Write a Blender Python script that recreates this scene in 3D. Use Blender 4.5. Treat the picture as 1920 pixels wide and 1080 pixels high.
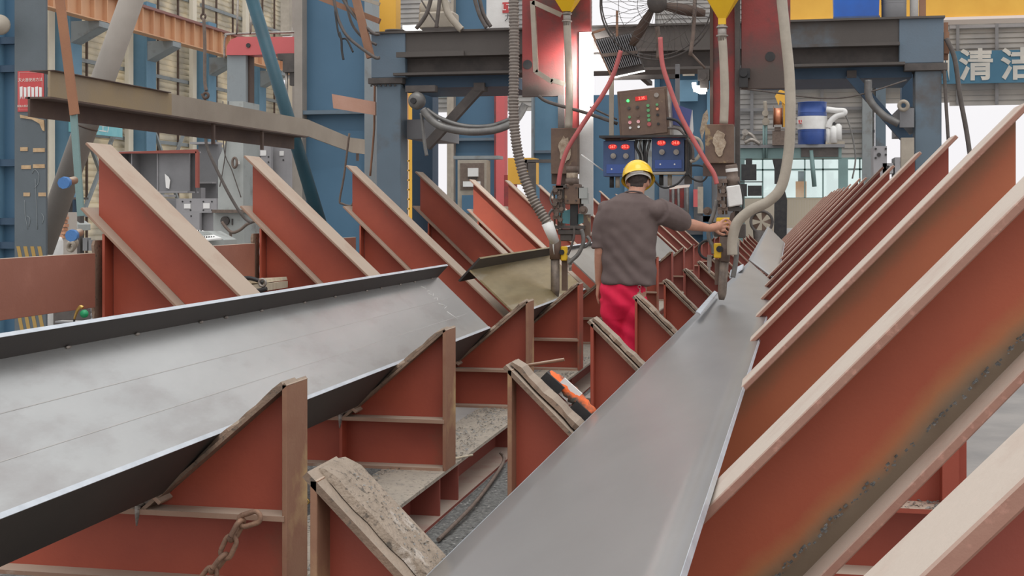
import bpy, math, random
from mathutils import Vector, Matrix, noise
random.seed(7)
for o in list(bpy.data.objects): bpy.data.objects.remove(o)
scene = bpy.context.scene
COL = scene.collection
PI = math.pi
# ---------------------------------------------------------------- camera
EYE = 1.41; FPX = 2500.0; HOR = 395.0
TH = math.atan((1485-960)/FPX); SN, CS = math.sin(TH), math.cos(TH)
cam_d = bpy.data.cameras.new('camera'); cam = bpy.data.objects.new('camera', cam_d); COL.objects.link(cam)
cam.location = (0, 0, EYE); cam.rotation_euler = (PI/2, 0, TH)
cam_d.sensor_width = 36; cam_d.lens = FPX/1920*36; cam_d.shift_y = -(540-HOR)/1920
cam_d.clip_start = 0.05; cam_d.clip_end = 400
scene.camera = cam
# ---------------------------------------------------------------- world: overcast daylight
W = bpy.data.worlds.new('overcast'); scene.world = W; W.use_nodes = True
nt = W.node_tree; nt.nodes.clear()
wo = nt.nodes.new('ShaderNodeOutputWorld'); bg = nt.nodes.new('ShaderNodeBackground')
tc = nt.nodes.new('ShaderNodeTexCoord'); sx = nt.nodes.new('ShaderNodeSeparateXYZ')
cr = nt.nodes.new('ShaderNodeValToRGB')
nt.links.new(tc.outputs['Generated'], sx.inputs[0]); nt.links.new(sx.outputs['Z'], cr.inputs[0])
cr.color_ramp.elements[0].position = 0.0; cr.color_ramp.elements[0].color = (0.92, 0.90, 0.92, 1)
cr.color_ramp.elements[1].position = 1.0; cr.color_ramp.elements[1].color = (1.25, 1.26, 1.28, 1)
nt.links.new(cr.outputs[0], bg.inputs[0]); nt.links.new(bg.outputs[0], wo.inputs[0])
bg.inputs[1].default_value = 1.0
# broad soft daylight from the roof lights high over the bay
sun_d = bpy.data.lights.new('daylight', 'SUN'); sun_d.energy = 0.9; sun_d.angle = math.radians(40); sun_d.color = (1, .98, .95)
sun = bpy.data.objects.new('daylight', sun_d); COL.objects.link(sun); sun.location = (0, 0, 20)
sun.rotation_euler = (math.radians(22), math.radians(8), 0)
vs = scene.view_settings; vs.view_transform = 'Standard'; vs.look = 'None'; vs.gamma = 1; vs.use_curve_mapping = False
vs.exposure = 0.0

# ---------------------------------------------------------------- pixel -> place
def at(px, py, y=None, x=None, z=None, d=None):
    r = (px-960)/FPX; u = (HOR-py)/FPX
    dx = -SN + CS*r; dy = CS + SN*r
    if d is None:
        if y is not None: d = y/dy
        elif x is not None: d = x/dx
        else: d = (z-EYE)/u
    return Vector((dx*d, dy*d, EYE+u*d))
def V(*a): return Vector(a)

# ---------------------------------------------------------------- mesh builder
class MB:
    def __init__(s): s.v = []; s.f = []; s.s = []
    def add(s, vs, fs, sm=False):
        b = len(s.v); s.v += [tuple(p) for p in vs]
        for f in fs: s.f.append(tuple(i+b for i in f)); s.s.append(sm)
        return s
    def box(s, x0, x1, y0, y1, z0, z1):
        x0, x1 = min(x0, x1), max(x0, x1); y0, y1 = min(y0, y1), max(y0, y1); z0, z1 = min(z0, z1), max(z0, z1)
        return s.add([(x0,y0,z0),(x1,y0,z0),(x1,y1,z0),(x0,y1,z0),(x0,y0,z1),(x1,y0,z1),(x1,y1,z1),(x0,y1,z1)],
                     [(0,3,2,1),(4,5,6,7),(0,1,5,4),(1,2,6,5),(2,3,7,6),(3,0,4,7)])
    def obox(s, c, a, b, e):      # centre and three half-axis vectors
        c, a, b, e = Vector(c), Vector(a), Vector(b), Vector(e)
        if a.cross(b).dot(e) < 0: a = -a
        q = [c-a-b-e, c+a-b-e, c+a+b-e, c-a+b-e, c-a-b+e, c+a-b+e, c+a+b+e, c-a+b+e]
        return s.add(q, [(0,3,2,1),(4,5,6,7),(0,1,5,4),(1,2,6,5),(2,3,7,6),(3,0,4,7)])
    def bar(s, p, q, w, h, up=(0,0,1)):   # rectangular bar from p to q
        p, q = Vector(p), Vector(q); t = (q-p); L = t.length; t = t/L; up = Vector(up)
        sd = t.cross(up)
        if sd.length < 1e-4: sd = t.cross(Vector((0,1,0)))
        sd.normalize(); u = sd.cross(t).normalized()
        return s.obox((p+q)/2, t*L/2, sd*w/2, u*h/2)
    def prism(s, poly, ext):      # 3D polygon extruded along vector
        ext = Vector(ext); P = [Vector(p) for p in poly]; n = len(P)
        nrm = Vector((0,0,0))
        for i in range(n): nrm += P[i].cross(P[(i+1) % n])
        if nrm.dot(ext) > 0: P.reverse()
        Q = [p+ext for p in P]
        return s.add(P+Q, [tuple(range(n)), tuple(range(2*n-1, n-1, -1))] + [(i, n+i, n+(i+1) % n, (i+1) % n) for i in range(n)])
    def xz(s, poly, y0, y1): return s.prism([(x, y0, z) for x, z in poly], (0, y1-y0, 0))
    def tube(s, pts, r, n=8, smooth=0, caps=True):
        P = [Vector(p) for p in pts]
        R = list(r) if isinstance(r, (list, tuple)) else [r]*len(P)
        if smooth and len(P) > 2:
            NP, NR = [], []
            for i in range(len(P)-1):
                a, b, c, d = P[max(i-1,0)], P[i], P[i+1], P[min(i+2,len(P)-1)]
                for k in range(smooth):
                    t = k/smooth
                    NP.append(0.5*((2*b)+(c-a)*t+(2*a-5*b+4*c-d)*t*t+(3*b-a-3*c+d)*t**3)); NR.append(R[i]*(1-t)+R[i+1]*t)
            NP.append(P[-1]); NR.append(R[-1]); P, R = NP, NR
        m = len(P); vs = []; u = None
        for i in range(m):
            t = (P[min(i+1,m-1)]-P[max(i-1,0)])
            if t.length < 1e-9: t = Vector((0,0,1))
            t.normalize()
            if u is None:
                u = t.cross(Vector((0,0,1)))
                if u.length < 0.05: u = t.cross(Vector((0,1,0)))
            else: u = u - t*u.dot(t)
            if u.length < 1e-6: u = t.orthogonal()
            u = u.normalized(); w = t.cross(u)
            for k in range(n):
                a = 2*PI*k/n; vs.append(P[i]+(u*math.cos(a)+w*math.sin(a))*R[i])
        fs = [(i*n+k, i*n+(k+1) % n, (i+1)*n+(k+1) % n, (i+1)*n+k) for i in range(m-1) for k in range(n)]
        s.add(vs, fs, True)
        if caps:
            b = len(s.v)-m*n
            s.f.append(tuple(b+k for k in range(n-1,-1,-1))); s.s.append(False)
            s.f.append(tuple(b+(m-1)*n+k for k in range(n))); s.s.append(False)
        return s
    def cyl(s, p, q, r, r2=None, n=16): return s.tube([p, q], [r, r if r2 is None else r2], n)
    def torus(s, c, nrm, R, r, n=24, m=6, a0=0, a1=2*PI, squash=1.0, ref=None):
        c, nrm = Vector(c), Vector(nrm).normalized()
        u = Vector(ref) if ref else nrm.orthogonal()
        u = (u-nrm*u.dot(nrm)).normalized(); w = nrm.cross(u)
        full = abs(a1-a0-2*PI) < 1e-6; k = n if full else n+1; vs = []
        for i in range(k):
            a = a0+(a1-a0)*i/n
            e = (u*math.cos(a)+w*math.sin(a)*squash); pc = c+e*R; rad = (u*math.cos(a)+w*math.sin(a))
            for j in range(m):
                b = 2*PI*j/m; vs.append(pc+(rad*math.cos(b)+nrm*math.sin(b))*r)
        fs = []
        for i in range(n):
            i2 = (i+1) % k
            for j in range(m): fs.append((i*m+j, i2*m+j, i2*m+(j+1) % m, i*m+(j+1) % m))
        return s.add(vs, fs, True)
    def lathe(s, prof, org=(0,0,0), axis=(0,0,1), n=24):
        org, ax = Vector(org), Vector(axis).normalized(); u = ax.orthogonal().normalized(); w = ax.cross(u); vs = []
        for r, h in prof:
            for k in range(n):
                a = 2*PI*k/n; vs.append(org+ax*h+(u*math.cos(a)+w*math.sin(a))*max(r,1e-4))
        m = len(prof)
        return s.add(vs, [(i*n+k, i*n+(k+1) % n, (i+1)*n+(k+1) % n, (i+1)*n+k) for i in range(m-1) for k in range(n)], True)
    def ball(s, c, rx, ry=None, rz=None, n=16, m=10):
        c = Vector(c); ry = ry or rx; rz = rz or rx; vs = []
        for i in range(m+1):
            p = PI*i/m
            for k in range(n):
                a = 2*PI*k/n; vs.append((c.x+rx*math.sin(p)*math.cos(a), c.y+ry*math.sin(p)*math.sin(a), c.z-rz*math.cos(p)))
        return s.add(vs, [(i*n+k, i*n+(k+1) % n, (i+1)*n+(k+1) % n, (i+1)*n+k) for i in range(m) for k in range(n)], True)
    def loft(s, rings, closed=True, caps=True):
        n = len(rings[0]); m = len(rings); vs = [p for r in rings for p in r]
        fs = [(i*n+k, i*n+(k+1) % n, (i+1)*n+(k+1) % n, (i+1)*n+k) for i in range(m-1) for k in range(n if closed else n-1)]
        s.add(vs, fs, True)
        if caps:
            b = len(s.v)-m*n
            s.f.append(tuple(b+k for k in range(n-1,-1,-1))); s.s.append(False)
            s.f.append(tuple(b+(m-1)*n+k for k in range(n))); s.s.append(False)
        return s

def thing(name, label, cat, loc, group=None, kind=None):
    o = bpy.data.objects.new(name, None); COL.objects.link(o); o.location = loc; o.empty_display_size = .1
    if kind: o['kind'] = kind
    if label: o['label'] = label
    if cat: o['category'] = cat
    if group: o['group'] = group
    return o
def wloc(o):
    v = Vector(o.location)
    while o.parent: o = o.parent; v += Vector(o.location)
    return v
def obj(name, mb, mat, parent=None, label=None, bevel=0, kind=None):
    if parent is not None: L = Vector((0,0,0)); pl = wloc(parent)
    else:
        pl = Vector((0,0,0))
        xs = [p[0] for p in mb.v]; ys = [p[1] for p in mb.v]; zs = [p[2] for p in mb.v]
        L = Vector(((min(xs)+max(xs))/2, (min(ys)+max(ys))/2, min(zs)))
    off = pl+L
    me = bpy.data.meshes.new(name); me.from_pydata([(p[0]-off.x, p[1]-off.y, p[2]-off.z) for p in mb.v], [], mb.f)
    me.polygons.foreach_set('use_smooth', mb.s); me.update()
    me.materials.append(mat)
    o = bpy.data.objects.new(name, me); COL.objects.link(o); o.location = L
    if parent is not None: o.parent = parent
    if label: o['label'] = label
    if kind: o['kind'] = kind
    if bevel:
        b = o.modifiers.new('bevel', 'BEVEL'); b.width = bevel; b.segments = 1; b.limit_method = 'ANGLE'
    return o
def solo(name, mb, mat, label, cat, group=None, bevel=0, kind=None):
    o = obj(name, mb, mat, None, label, bevel, kind); 
    if cat: o['category'] = cat
    if group: o['group'] = group
    return o
def struct(name, mb, mat, parent=None):
    o = obj(name, mb, mat, parent)
    if parent is None: o['kind'] = 'structure'
    return o
def text_mb(s, size, org, right, up, depth=0.002, mb=None, center=True, off=0):
    cu = bpy.data.curves.new('t', 'FONT'); cu.body = s; cu.size = size; cu.extrude = depth/2; cu.offset = off
    if center: cu.align_x = 'CENTER'; cu.align_y = 'CENTER'
    cu.resolution_u = 2
    o = bpy.data.objects.new('t', cu); COL.objects.link(o)
    dg = bpy.context.evaluated_depsgraph_get(); me = bpy.data.meshes.new_from_object(o.evaluated_get(dg))
    right, up = Vector(right).normalized(), Vector(up).normalized(); nn = right.cross(up); org = Vector(org)
    mb = mb or MB()
    mb.add([org+right*v.co.x+up*v.co.y+nn*v.co.z for v in me.vertices], [tuple(p.vertices) for p in me.polygons])
    bpy.data.objects.remove(o); bpy.data.curves.remove(cu); bpy.data.meshes.remove(me)
    return mb

# ---------------------------------------------------------------- materials
def mat(name, c, c2=None, rough=.6, metal=0, scale=6, amt=.5, dust=None, dustamt=1.0, dust0=.35, dust1=.75, bump=.15, bscale=60,
        stain=None, stainscale=2.2, stainlo=.56, stainhi=.68, fine=None, stretch=None, detail=6, bands=None, emit=None, estr=1, trans=0, coat=0):
    m = bpy.data.materials.new(name); m.use_nodes = True; t = m.node_tree; N = t.nodes; K = t.links
    b = N['Principled BSDF']; b.inputs['Roughness'].default_value = rough; b.inputs['Metallic'].default_value = metal
    if coat: b.inputs['Coat Weight'].default_value = coat
    tcn = N.new('ShaderNodeTexCoord'); src = tcn.outputs['Object']
    if stretch:
        mp = N.new('ShaderNodeMapping'); mp.inputs['Scale'].default_value = stretch; K.new(src, mp.inputs[0]); ssrc = mp.outputs[0]
    else: ssrc = src
    def nz(sc, s=None, det=detail, w=0):
        n = N.new('ShaderNodeTexNoise'); n.inputs['Scale'].default_value = sc; n.inputs['Detail'].default_value = det; n.inputs['Roughness'].default_value = .62
        K.new(s or ssrc, n.inputs['Vector']); return n.outputs[0]
    def ramp(f, lo, hi, a=0, bb=1):
        r = N.new('ShaderNodeMapRange'); r.inputs[1].default_value = lo; r.inputs[2].default_value = hi; r.inputs[3].default_value = a; r.inputs[4].default_value = bb; r.clamp = True
        K.new(f, r.inputs[0]); return r.outputs[0]
    def mix(f, a, bb):
        x = N.new('ShaderNodeMix'); x.data_type = 'RGBA'
        if isinstance(f, (int, float)): x.inputs[0].default_value = f
        else: K.new(f, x.inputs[0])
        for i, v in ((6, a), (7, bb)):
            if isinstance(v, tuple): x.inputs[i].default_value = (*v[:3], 1)
            else: K.new(v, x.inputs[i])
        return x.outputs[2]
    cur = c
    if c2: cur = mix(ramp(nz(scale), .5-.28*amt, .5+.28*amt), c, c2)
    if stain: cur = mix(ramp(nz(stainscale, det=8), stainlo, stainhi), cur, stain)
    if fine: cur = mix(ramp(nz(45, src), .56, .66, 0, .8), cur, fine)
    for bd in (bands or []):      # marks running along a line: (x factor, z factor, constant, h0, h1, colour, strength)
        sp_ = N.new('ShaderNodeSeparateXYZ'); K.new(src, sp_.inputs[0])
        def mth(op, a, bb):
            q = N.new('ShaderNodeMath'); q.operation = op
            for i, v_ in ((0, a), (1, bb)):
                if isinstance(v_, (int, float)): q.inputs[i].default_value = v_
                else: K.new(v_, q.inputs[i])
            return q.outputs[0]
        h = mth('ADD', mth('ADD', mth('MULTIPLY', sp_.outputs['X'], bd[0]), mth('MULTIPLY', sp_.outputs['Z'], bd[1])), bd[2])
        h = mth('ADD', h, mth('MULTIPLY', mth('SUBTRACT', nz(3.2, src), .5), bd[7] if len(bd) > 7 else .16))
        cur = mix(ramp(h, bd[3], bd[4], bd[6], 0), cur, bd[5])
    if dust:
        g = N.new('ShaderNodeNewGeometry'); sp = N.new('ShaderNodeSeparateXYZ'); K.new(g.outputs['Normal'], sp.inputs[0])
        dz = ramp(sp.outputs['Z'], dust0, dust1)
        dn = ramp(nz(3.5, src), .28, .5, .55, 1)
        mu = N.new('ShaderNodeMath'); mu.operation = 'MULTIPLY'; K.new(dz, mu.inputs[0]); K.new(dn, mu.inputs[1])
        mu2 = N.new('ShaderNodeMath'); mu2.operation = 'MULTIPLY'; K.new(mu.outputs[0], mu2.inputs[0]); mu2.inputs[1].default_value = dustamt
        cur = mix(mu2.outputs[0], cur, dust)
    if isinstance(cur, tuple): b.inputs['Base Color'].default_value = (*cur, 1)
    else: K.new(cur, b.inputs['Base Color'])
    if bump:
        bp = N.new('ShaderNodeBump'); bp.inputs['Strength'].default_value = bump; bp.inputs['Distance'].default_value = .01
        K.new(nz(bscale, src, 4), bp.inputs['Height']); K.new(bp.outputs[0], b.inputs['Normal'])
    if emit:
        b.inputs['Emission Color'].default_value = (*emit, 1); b.inputs['Emission Strength'].default_value = estr
    if trans: b.inputs['Transmission Weight'].default_value = trans
    return m
def translucent(name, c, c2, f=.6):
    m = bpy.data.materials.new(name); m.use_nodes = True; t = m.node_tree; N = t.nodes; K = t.links; N.clear()
    out = N.new('ShaderNodeOutputMaterial'); d = N.new('ShaderNodeBsdfDiffuse'); tr = N.new('ShaderNodeBsdfTranslucent'); ms = N.new('ShaderNodeMixShader')
    tcn = N.new('ShaderNodeTexCoord'); n = N.new('ShaderNodeTexNoise'); n.inputs['Scale'].default_value = .9; n.inputs['Detail'].default_value = 6
    K.new(tcn.outputs['Object'], n.inputs['Vector'])
    x = N.new('ShaderNodeMix'); x.data_type = 'RGBA'; x.inputs[6].default_value = (*c,1); x.inputs[7].default_value = (*c2,1)
    r = N.new('ShaderNodeMapRange'); r.inputs[1].default_value = .38; r.inputs[2].default_value = .62; K.new(n.outputs[0], r.inputs[0]); K.new(r.outputs[0], x.inputs[0])
    K.new(x.outputs[2], d.inputs[0]); K.new(x.outputs[2], tr.inputs[0]); ms.inputs[0].default_value = f
    K.new(d.outputs[0], ms.inputs[1]); K.new(tr.outputs[0], ms.inputs[2]); K.new(ms.outputs[0], out.inputs[0])
    return m
DUST = (.47, .37, .285)
M = {}
M['red'] = mat('red_oxide_paint', (.42,.088,.045), (.30,.058,.034), rough=.55, scale=1.6, amt=.9, dust=DUST, stain=(.16,.10,.06), stainscale=1.3, stainlo=.60, stainhi=.74, fine=None, bump=.08)
M['redr'] = mat('red_oxide_paint_right', (.38,.078,.042), (.27,.05,.03), rough=.5, scale=1.3, amt=.9, dust=(.56,.47,.38), stain=(.20,.12,.05), stainscale=1.1, stainlo=.60, stainhi=.76, bump=.06)
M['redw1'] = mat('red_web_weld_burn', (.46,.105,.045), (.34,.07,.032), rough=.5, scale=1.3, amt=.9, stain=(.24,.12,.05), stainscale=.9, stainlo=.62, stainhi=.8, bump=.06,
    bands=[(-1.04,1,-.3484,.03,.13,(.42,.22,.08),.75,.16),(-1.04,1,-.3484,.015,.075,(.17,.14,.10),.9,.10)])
M['redw2'] = mat('red_web_dark_line', (.46,.13,.052), (.37,.10,.04), rough=.5, scale=1.2, amt=.9, stain=(.30,.15,.06), stainscale=.9, stainlo=.56, stainhi=.75, bump=.06,
    bands=[(1.04,-1,.7184,.02,.16,(.19,.12,.06),.9,.16),(1.04,-1,.7184,.0,.05,(.06,.045,.03),.85,.12)])  # web turns darker towards the arm's top flange
M['flange'] = mat('dusty_flange_left', (.36,.24,.17), (.30,.17,.115), rough=.75, scale=4, amt=.9, dust=(.43,.34,.265), stain=(.50,.42,.34), stainscale=3, stainlo=.62, stainhi=.7, bump=.1)
M['flanger'] = mat('dusty_flange_right', (.36,.20,.145), (.30,.14,.10), rough=.7, scale=7, amt=.9, dust=(.57,.50,.42), fine=(.46,.24,.18), bump=.12)
M['redf'] = mat('red_oxide_far', (.33,.085,.06), (.24,.06,.045), rough=.6, scale=1.5, amt=.9, dust=(.42,.34,.28), bump=0)
M['redbrown'] = mat('brown_primer', (.36,.15,.10), (.28,.11,.075), rough=.65, scale=2, dust=DUST, stain=(.41,.18,.125), stainlo=.5, stainhi=.8, stainscale=2)
M['worn'] = mat('worn_rusty_plate', (.30,.20,.14), (.17,.12,.085), rough=.8, scale=5, amt=.8, dust=(.40,.33,.26), dustamt=.7, fine=(.10,.085,.07), bump=.6, bscale=40)
M['rustpost'] = mat('rusty_end_plate', (.33,.19,.115), (.23,.10,.06), rough=.75, scale=3, amt=.9, dust=DUST, stain=(.46,.31,.15), stainscale=1.7, stainlo=.56, stainhi=.68, bump=.12)
M['steel'] = mat('mill_scale_steel', (.54,.545,.53), (.42,.425,.415), rough=.33, metal=.72, scale=1.6, amt=.7, stain=(.38,.365,.355), stainscale=3.4, stainlo=.54, stainhi=.7, bump=.04, bscale=8, stretch=(1.2,.45,1.2))
M['steel2'] = mat('smooth_steel_plate', (.40,.39,.375), (.33,.32,.31), rough=.33, metal=.7, scale=1.6, amt=.8, bump=.03, bscale=5, stretch=(1.5,.5,1.5))
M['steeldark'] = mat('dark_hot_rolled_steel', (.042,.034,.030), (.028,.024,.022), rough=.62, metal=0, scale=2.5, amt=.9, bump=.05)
M['edge'] = mat('flame_cut_edge', (.62,.66,.70), (.5,.54,.58), rough=.4, metal=.4, scale=9, bump=.1)
M['steelyel'] = mat('oiled_steel', (.46,.38,.21), (.27,.205,.10), rough=.36, metal=.55, scale=3, amt=.8, stretch=(3,.35,3), stain=(.5,.47,.38), stainscale=2)
M['chain'] = mat('rusty_chain_steel', (.34,.20,.13), (.22,.13,.09), rough=.7, metal=.2, scale=20, bump=.4, bscale=120)
M['torch'] = mat('heat_stained_tube', (.24,.19,.15), (.15,.12,.10), rough=.5, metal=.35, scale=14, bump=.2)
M['slag'] = mat('weld_slag', (.40,.36,.32), (.2,.17,.15), rough=.6, metal=.3, scale=25, bump=.5)
M['grit'] = mat('metal_grit', (.20,.20,.19), (.09,.09,.085), rough=.9, scale=38, amt=.5, fine=(.34,.33,.30), bump=1.0, bscale=70, detail=10)
M['gritbeige'] = mat('gritty_dust', (.42,.36,.29), (.33,.29,.24), rough=.9, scale=10, amt=.7, fine=(.10,.10,.09), bump=.7, bscale=70, detail=9)
M['chip'] = mat('steel_chips', (.14,.14,.13), (.30,.29,.27), rough=.5, metal=.4, scale=60, bump=0)
M['floor'] = mat('shop_floor', (.30,.28,.26), (.22,.21,.20), rough=.85, scale=1.2, bump=.2, bscale=30)
M['blue'] = mat('blue_column_paint', (.075,.165,.255), (.055,.13,.205), rough=.5, scale=.8, amt=.9, dust=(.3,.3,.3), bump=.03)
M['bluel'] = mat('light_blue_paint', (.15,.29,.40), (.12,.24,.34), rough=.6, scale=1, bump=0)
M['bluegrey'] = mat('blue_grey_paint', (.13,.185,.23), (.11,.15,.185), rough=.55, scale=1.2, amt=.9, dust=(.22,.20,.18), stain=(.10,.085,.075), stainscale=1.0, stainlo=.52, stainhi=.66, bump=.06)
M['gantry'] = mat('sooty_gantry_paint', (.105,.092,.082), (.075,.065,.058), rough=.7, scale=1.3, amt=.9, dust=(.22,.19,.17), stain=(.12,.155,.185), stainscale=.8, stainlo=.60, stainhi=.72, bump=.1)
M['gantryblue'] = mat('gantry_blue_end', (.125,.18,.23), (.12,.155,.19), rough=.55, scale=1, dust=(.25,.25,.25), stain=(.16,.14,.125), stainscale=1.3, stainlo=.56, stainhi=.64)
M['sooty'] = mat('sooty_dark_steel', (.07,.062,.058), (.11,.095,.085), rough=.75, scale=5, bump=.2)
M['darkblue'] = mat('dark_blue_paint', (.04,.085,.14), (.03,.06,.10), rough=.6, scale=1)  # plain dark blue of rear legs, underframes and small panels
M['teal'] = mat('teal_pipe_paint', (.020,.080,.110), (.016,.062,.085), rough=.5, scale=3)
M['tealgrey'] = mat('teal_grey_platform', (.20,.31,.30), (.17,.26,.25), rough=.6, scale=1.5)
M['greypipe'] = mat('grey_brown_pipe', (.34,.30,.26), (.28,.25,.215), rough=.7, scale=2, bump=.1)
M['greycol'] = mat('grey_post_paint', (.28,.31,.32), (.24,.27,.28), rough=.6, scale=1.2, stain=(.2,.2,.19))
M['column'] = mat('slate_column_paint', (.125,.15,.165), (.10,.12,.13), rough=.6, scale=1.3, stain=(.12,.125,.125), stainscale=1.1)
M['plank'] = mat('ochre_brown_channel', (.33,.24,.12), (.27,.215,.15), rough=.7, scale=1.2, amt=.7, dust=(.33,.28,.22))
M['plank2'] = mat('taupe_channel', (.34,.29,.23), (.28,.235,.185), rough=.7, scale=1.2, dust=(.33,.28,.22))
M['darkbrown'] = mat('dark_brown_steel', (.115,.075,.055), (.085,.055,.045), rough=.7, scale=3)
M['bracebrown'] = mat('brown_orange_bar', (.34,.155,.075), (.27,.12,.065), rough=.6, scale=2)
M['girdertop'] = mat('girder_top_flange', (.28,.14,.12), None, rough=.7)
M['slab'] = mat('gritty_wear_slab', (.40,.32,.25), (.24,.19,.14), rough=.85, scale=7, amt=.9, fine=(.07,.06,.05), stain=(.50,.44,.38), stainscale=6, stainlo=.6, stainhi=.66, bump=1, bscale=55)
M['orange'] = mat('orange_girder_paint', (.70,.40,.22), (.60,.33,.19), rough=.6, scale=.6, dust=(.36,.20,.15))
M['orangepl'] = mat('orange_primer_board', (.50,.27,.18), (.56,.33,.25), rough=.6, scale=2)
M['cream'] = mat('cream_paint', (.78,.72,.58), (.70,.64,.52), rough=.7, scale=1)
M['creamwall'] = mat('cream_wall', (.66,.57,.45), (.60,.53,.42), rough=.8, scale=.5)
M['louvre'] = translucent('cream_louvre_sheet', (.86,.80,.67), (.60,.57,.50), .6)
M['louvreg'] = translucent('grey_louvre_sheet', (.54,.52,.49), (.42,.41,.40), .35)
M['yellow'] = mat('crane_yellow_paint', (.80,.45,.06), (.72,.38,.045), rough=.5, scale=.8, bump=0)
M['yellowb'] = mat('bright_yellow_plastic', (.86,.54,.02), (.80,.48,.02), rough=.35, scale=4, bump=0)
M['helmet'] = mat('helmet_yellow', (.90,.58,.015), None, rough=.22, bump=0, coat=.5)
M['white'] = mat('white_paint', (.80,.80,.77), (.70,.69,.66), rough=.6, scale=3)
M['paper'] = mat('white_paper', (.80,.79,.76), None, rough=.8, bump=0)
M['mastred'] = mat('mast_red_paint', (.34,.045,.042), (.22,.035,.032), rough=.55, scale=1.4, amt=.8, stain=(.075,.05,.045), stainscale=1.6, stainlo=.46, stainhi=.60)
M['mastl'] = mat('sooty_mast_plate', (.30,.04,.038), (.17,.035,.03), rough=.55, scale=1.6, amt=.8, stain=(.075,.05,.045), stainscale=1.6, stainlo=.5, stainhi=.64, bands=[(0,1,0,1.25,1.62,(.085,.062,.052),1,.5)])
M['jibred'] = mat('jib_red_paint', (.62,.13,.13), (.55,.11,.11), rough=.5, scale=1)
M['hose'] = mat('grey_beige_hose', (.42,.37,.30), (.34,.30,.24), rough=.6, scale=6, bump=.1)
M['corr'] = mat('dusty_corrugated_hose', (.24,.205,.175), (.18,.155,.135), rough=.7, scale=12, dust=(.32,.28,.24))
M['redhose'] = mat('red_rubber_hose', (.50,.12,.11), (.42,.10,.10), rough=.5, scale=10, bump=0)
M['greyhose'] = mat('grey_hose', (.20,.195,.18), (.14,.135,.13), rough=.4, metal=.2, scale=10, bump=0)
M['black'] = mat('black_rubber', (.022,.022,.024), (.04,.038,.036), rough=.6, scale=8, bump=0)
M['cable'] = mat('dusty_dark_cable', (.085,.072,.062), (.13,.11,.10), rough=.7, scale=12, bump=0)
M['metal'] = mat('dull_bare_metal', (.40,.37,.33), (.26,.23,.20), rough=.45, metal=.6, scale=12, bump=.2)
M['brown'] = mat('dirty_brown_box', (.135,.085,.065), (.19,.125,.085), rough=.6, scale=7, stain=(.33,.24,.13), stainscale=4, stainlo=.6, stainhi=.64)
M['headbrown'] = mat('sooty_brown_head', (.14,.105,.085), (.20,.15,.12), rough=.65, metal=.2, scale=14, bump=.3)
M['putty'] = mat('cracked_plaster', (.55,.46,.35), (.36,.27,.19), rough=.9, scale=25, bump=.8, bscale=60)
M['ctrlblue'] = mat('controller_blue', (.055,.10,.23), (.045,.08,.18), rough=.45, scale=6, bump=0)
M['purple'] = mat('purple_blue_cover', (.09,.11,.30), None, rough=.5, bump=0)
M['led'] = mat('red_led_window', (.25,.01,.01), None, rough=.3, bump=0, emit=(1,.03,.02), estr=.45)
M['leddig'] = mat('red_led_digits', (1,.2,.15), None, rough=.3, bump=0, emit=(1,.12,.08), estr=2.6)
M['ledgreen'] = mat('green_led', (.1,.8,.2), None, rough=.3, bump=0, emit=(.05,1,.15), estr=2)
M['green'] = mat('green_button', (.12,.38,.16), None, rough=.4, bump=0)
M['lamp'] = mat('lamp_face', (1,1,1), None, rough=.4, bump=0, emit=(1,1,.97), estr=14)
M['lampsoft'] = mat('floodlight_face', (1,1,1), None, rough=.4, bump=0, emit=(1,1,.97), estr=3.5)
M['drumblue'] = mat('drum_blue', (.045,.10,.34), (.04,.085,.28), rough=.35, scale=4, bump=0)
M['tarpblue'] = mat('bright_blue_plastic', (.015,.12,.50), (.02,.10,.40), rough=.4, scale=3, bump=0)
M['bluecap'] = mat('blue_cap', (.07,.20,.46), None, rough=.5, bump=.2)
M['hgrey'] = mat('grey_primer_steel', (.235,.235,.24), (.19,.19,.195), rough=.6, scale=1.5, dust=(.5,.48,.45), dustamt=.8)
M['hgrey2'] = mat('light_grey_primer_steel', (.34,.33,.335), (.28,.275,.28), rough=.6, scale=1.5, dust=(.5,.48,.45), dustamt=.8)
M['machgrey'] = mat('machine_grey_enamel', (.42,.44,.42), (.36,.38,.36), rough=.5, scale=2, stain=(.25,.24,.22))
M['sign'] = mat('poster_red', (.55,.07,.07), None, rough=.5, bump=0)
M['pink'] = mat('poster_cream', (.82,.70,.62), None, rough=.6, bump=0)
M['banner'] = mat('banner_blue', (.07,.20,.30), (.055,.16,.25), rough=.7, scale=.6, bump=0)
M['bannertx'] = mat('banner_letters', (.66,.64,.58), (.5,.5,.47), rough=.8, scale=1, bump=0)
M['cyan'] = mat('cyan_sign', (.17,.50,.56), (.3,.62,.66), rough=.6, scale=1, bump=0)
M['hazy'] = mat('hazard_ochre', (.42,.27,.08), None, rough=.7)
M['hazb'] = mat('hazard_dark', (.13,.12,.11), None, rough=.7)
M['tape'] = mat('peeling_tape', (.60,.43,.25), (.45,.3,.17), rough=.8, scale=15)
M['orangecloth'] = mat('orange_cloth', (.86,.16,.035), (.10,.09,.07), rough=.8, scale=9, amt=.25, bump=.4)
M['copper'] = mat('copper_wire', (.72,.30,.17), None, rough=.35, metal=.6, bump=0)
M['greenp'] = mat('green_gauge', (.02,.33,.13), None, rough=.4, bump=0)
M['brass'] = mat('brass', (.60,.40,.12), None, rough=.35, metal=.7, bump=0)
M['rail'] = mat('cream_railing', (.62,.54,.40), None, rough=.6, bump=0)
M['brick'] = mat('orange_brick', (.62,.33,.20), (.55,.27,.16), rough=.8, scale=6)
M['mortar'] = mat('mortar', (.55,.50,.44), None, rough=.9)
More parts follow.
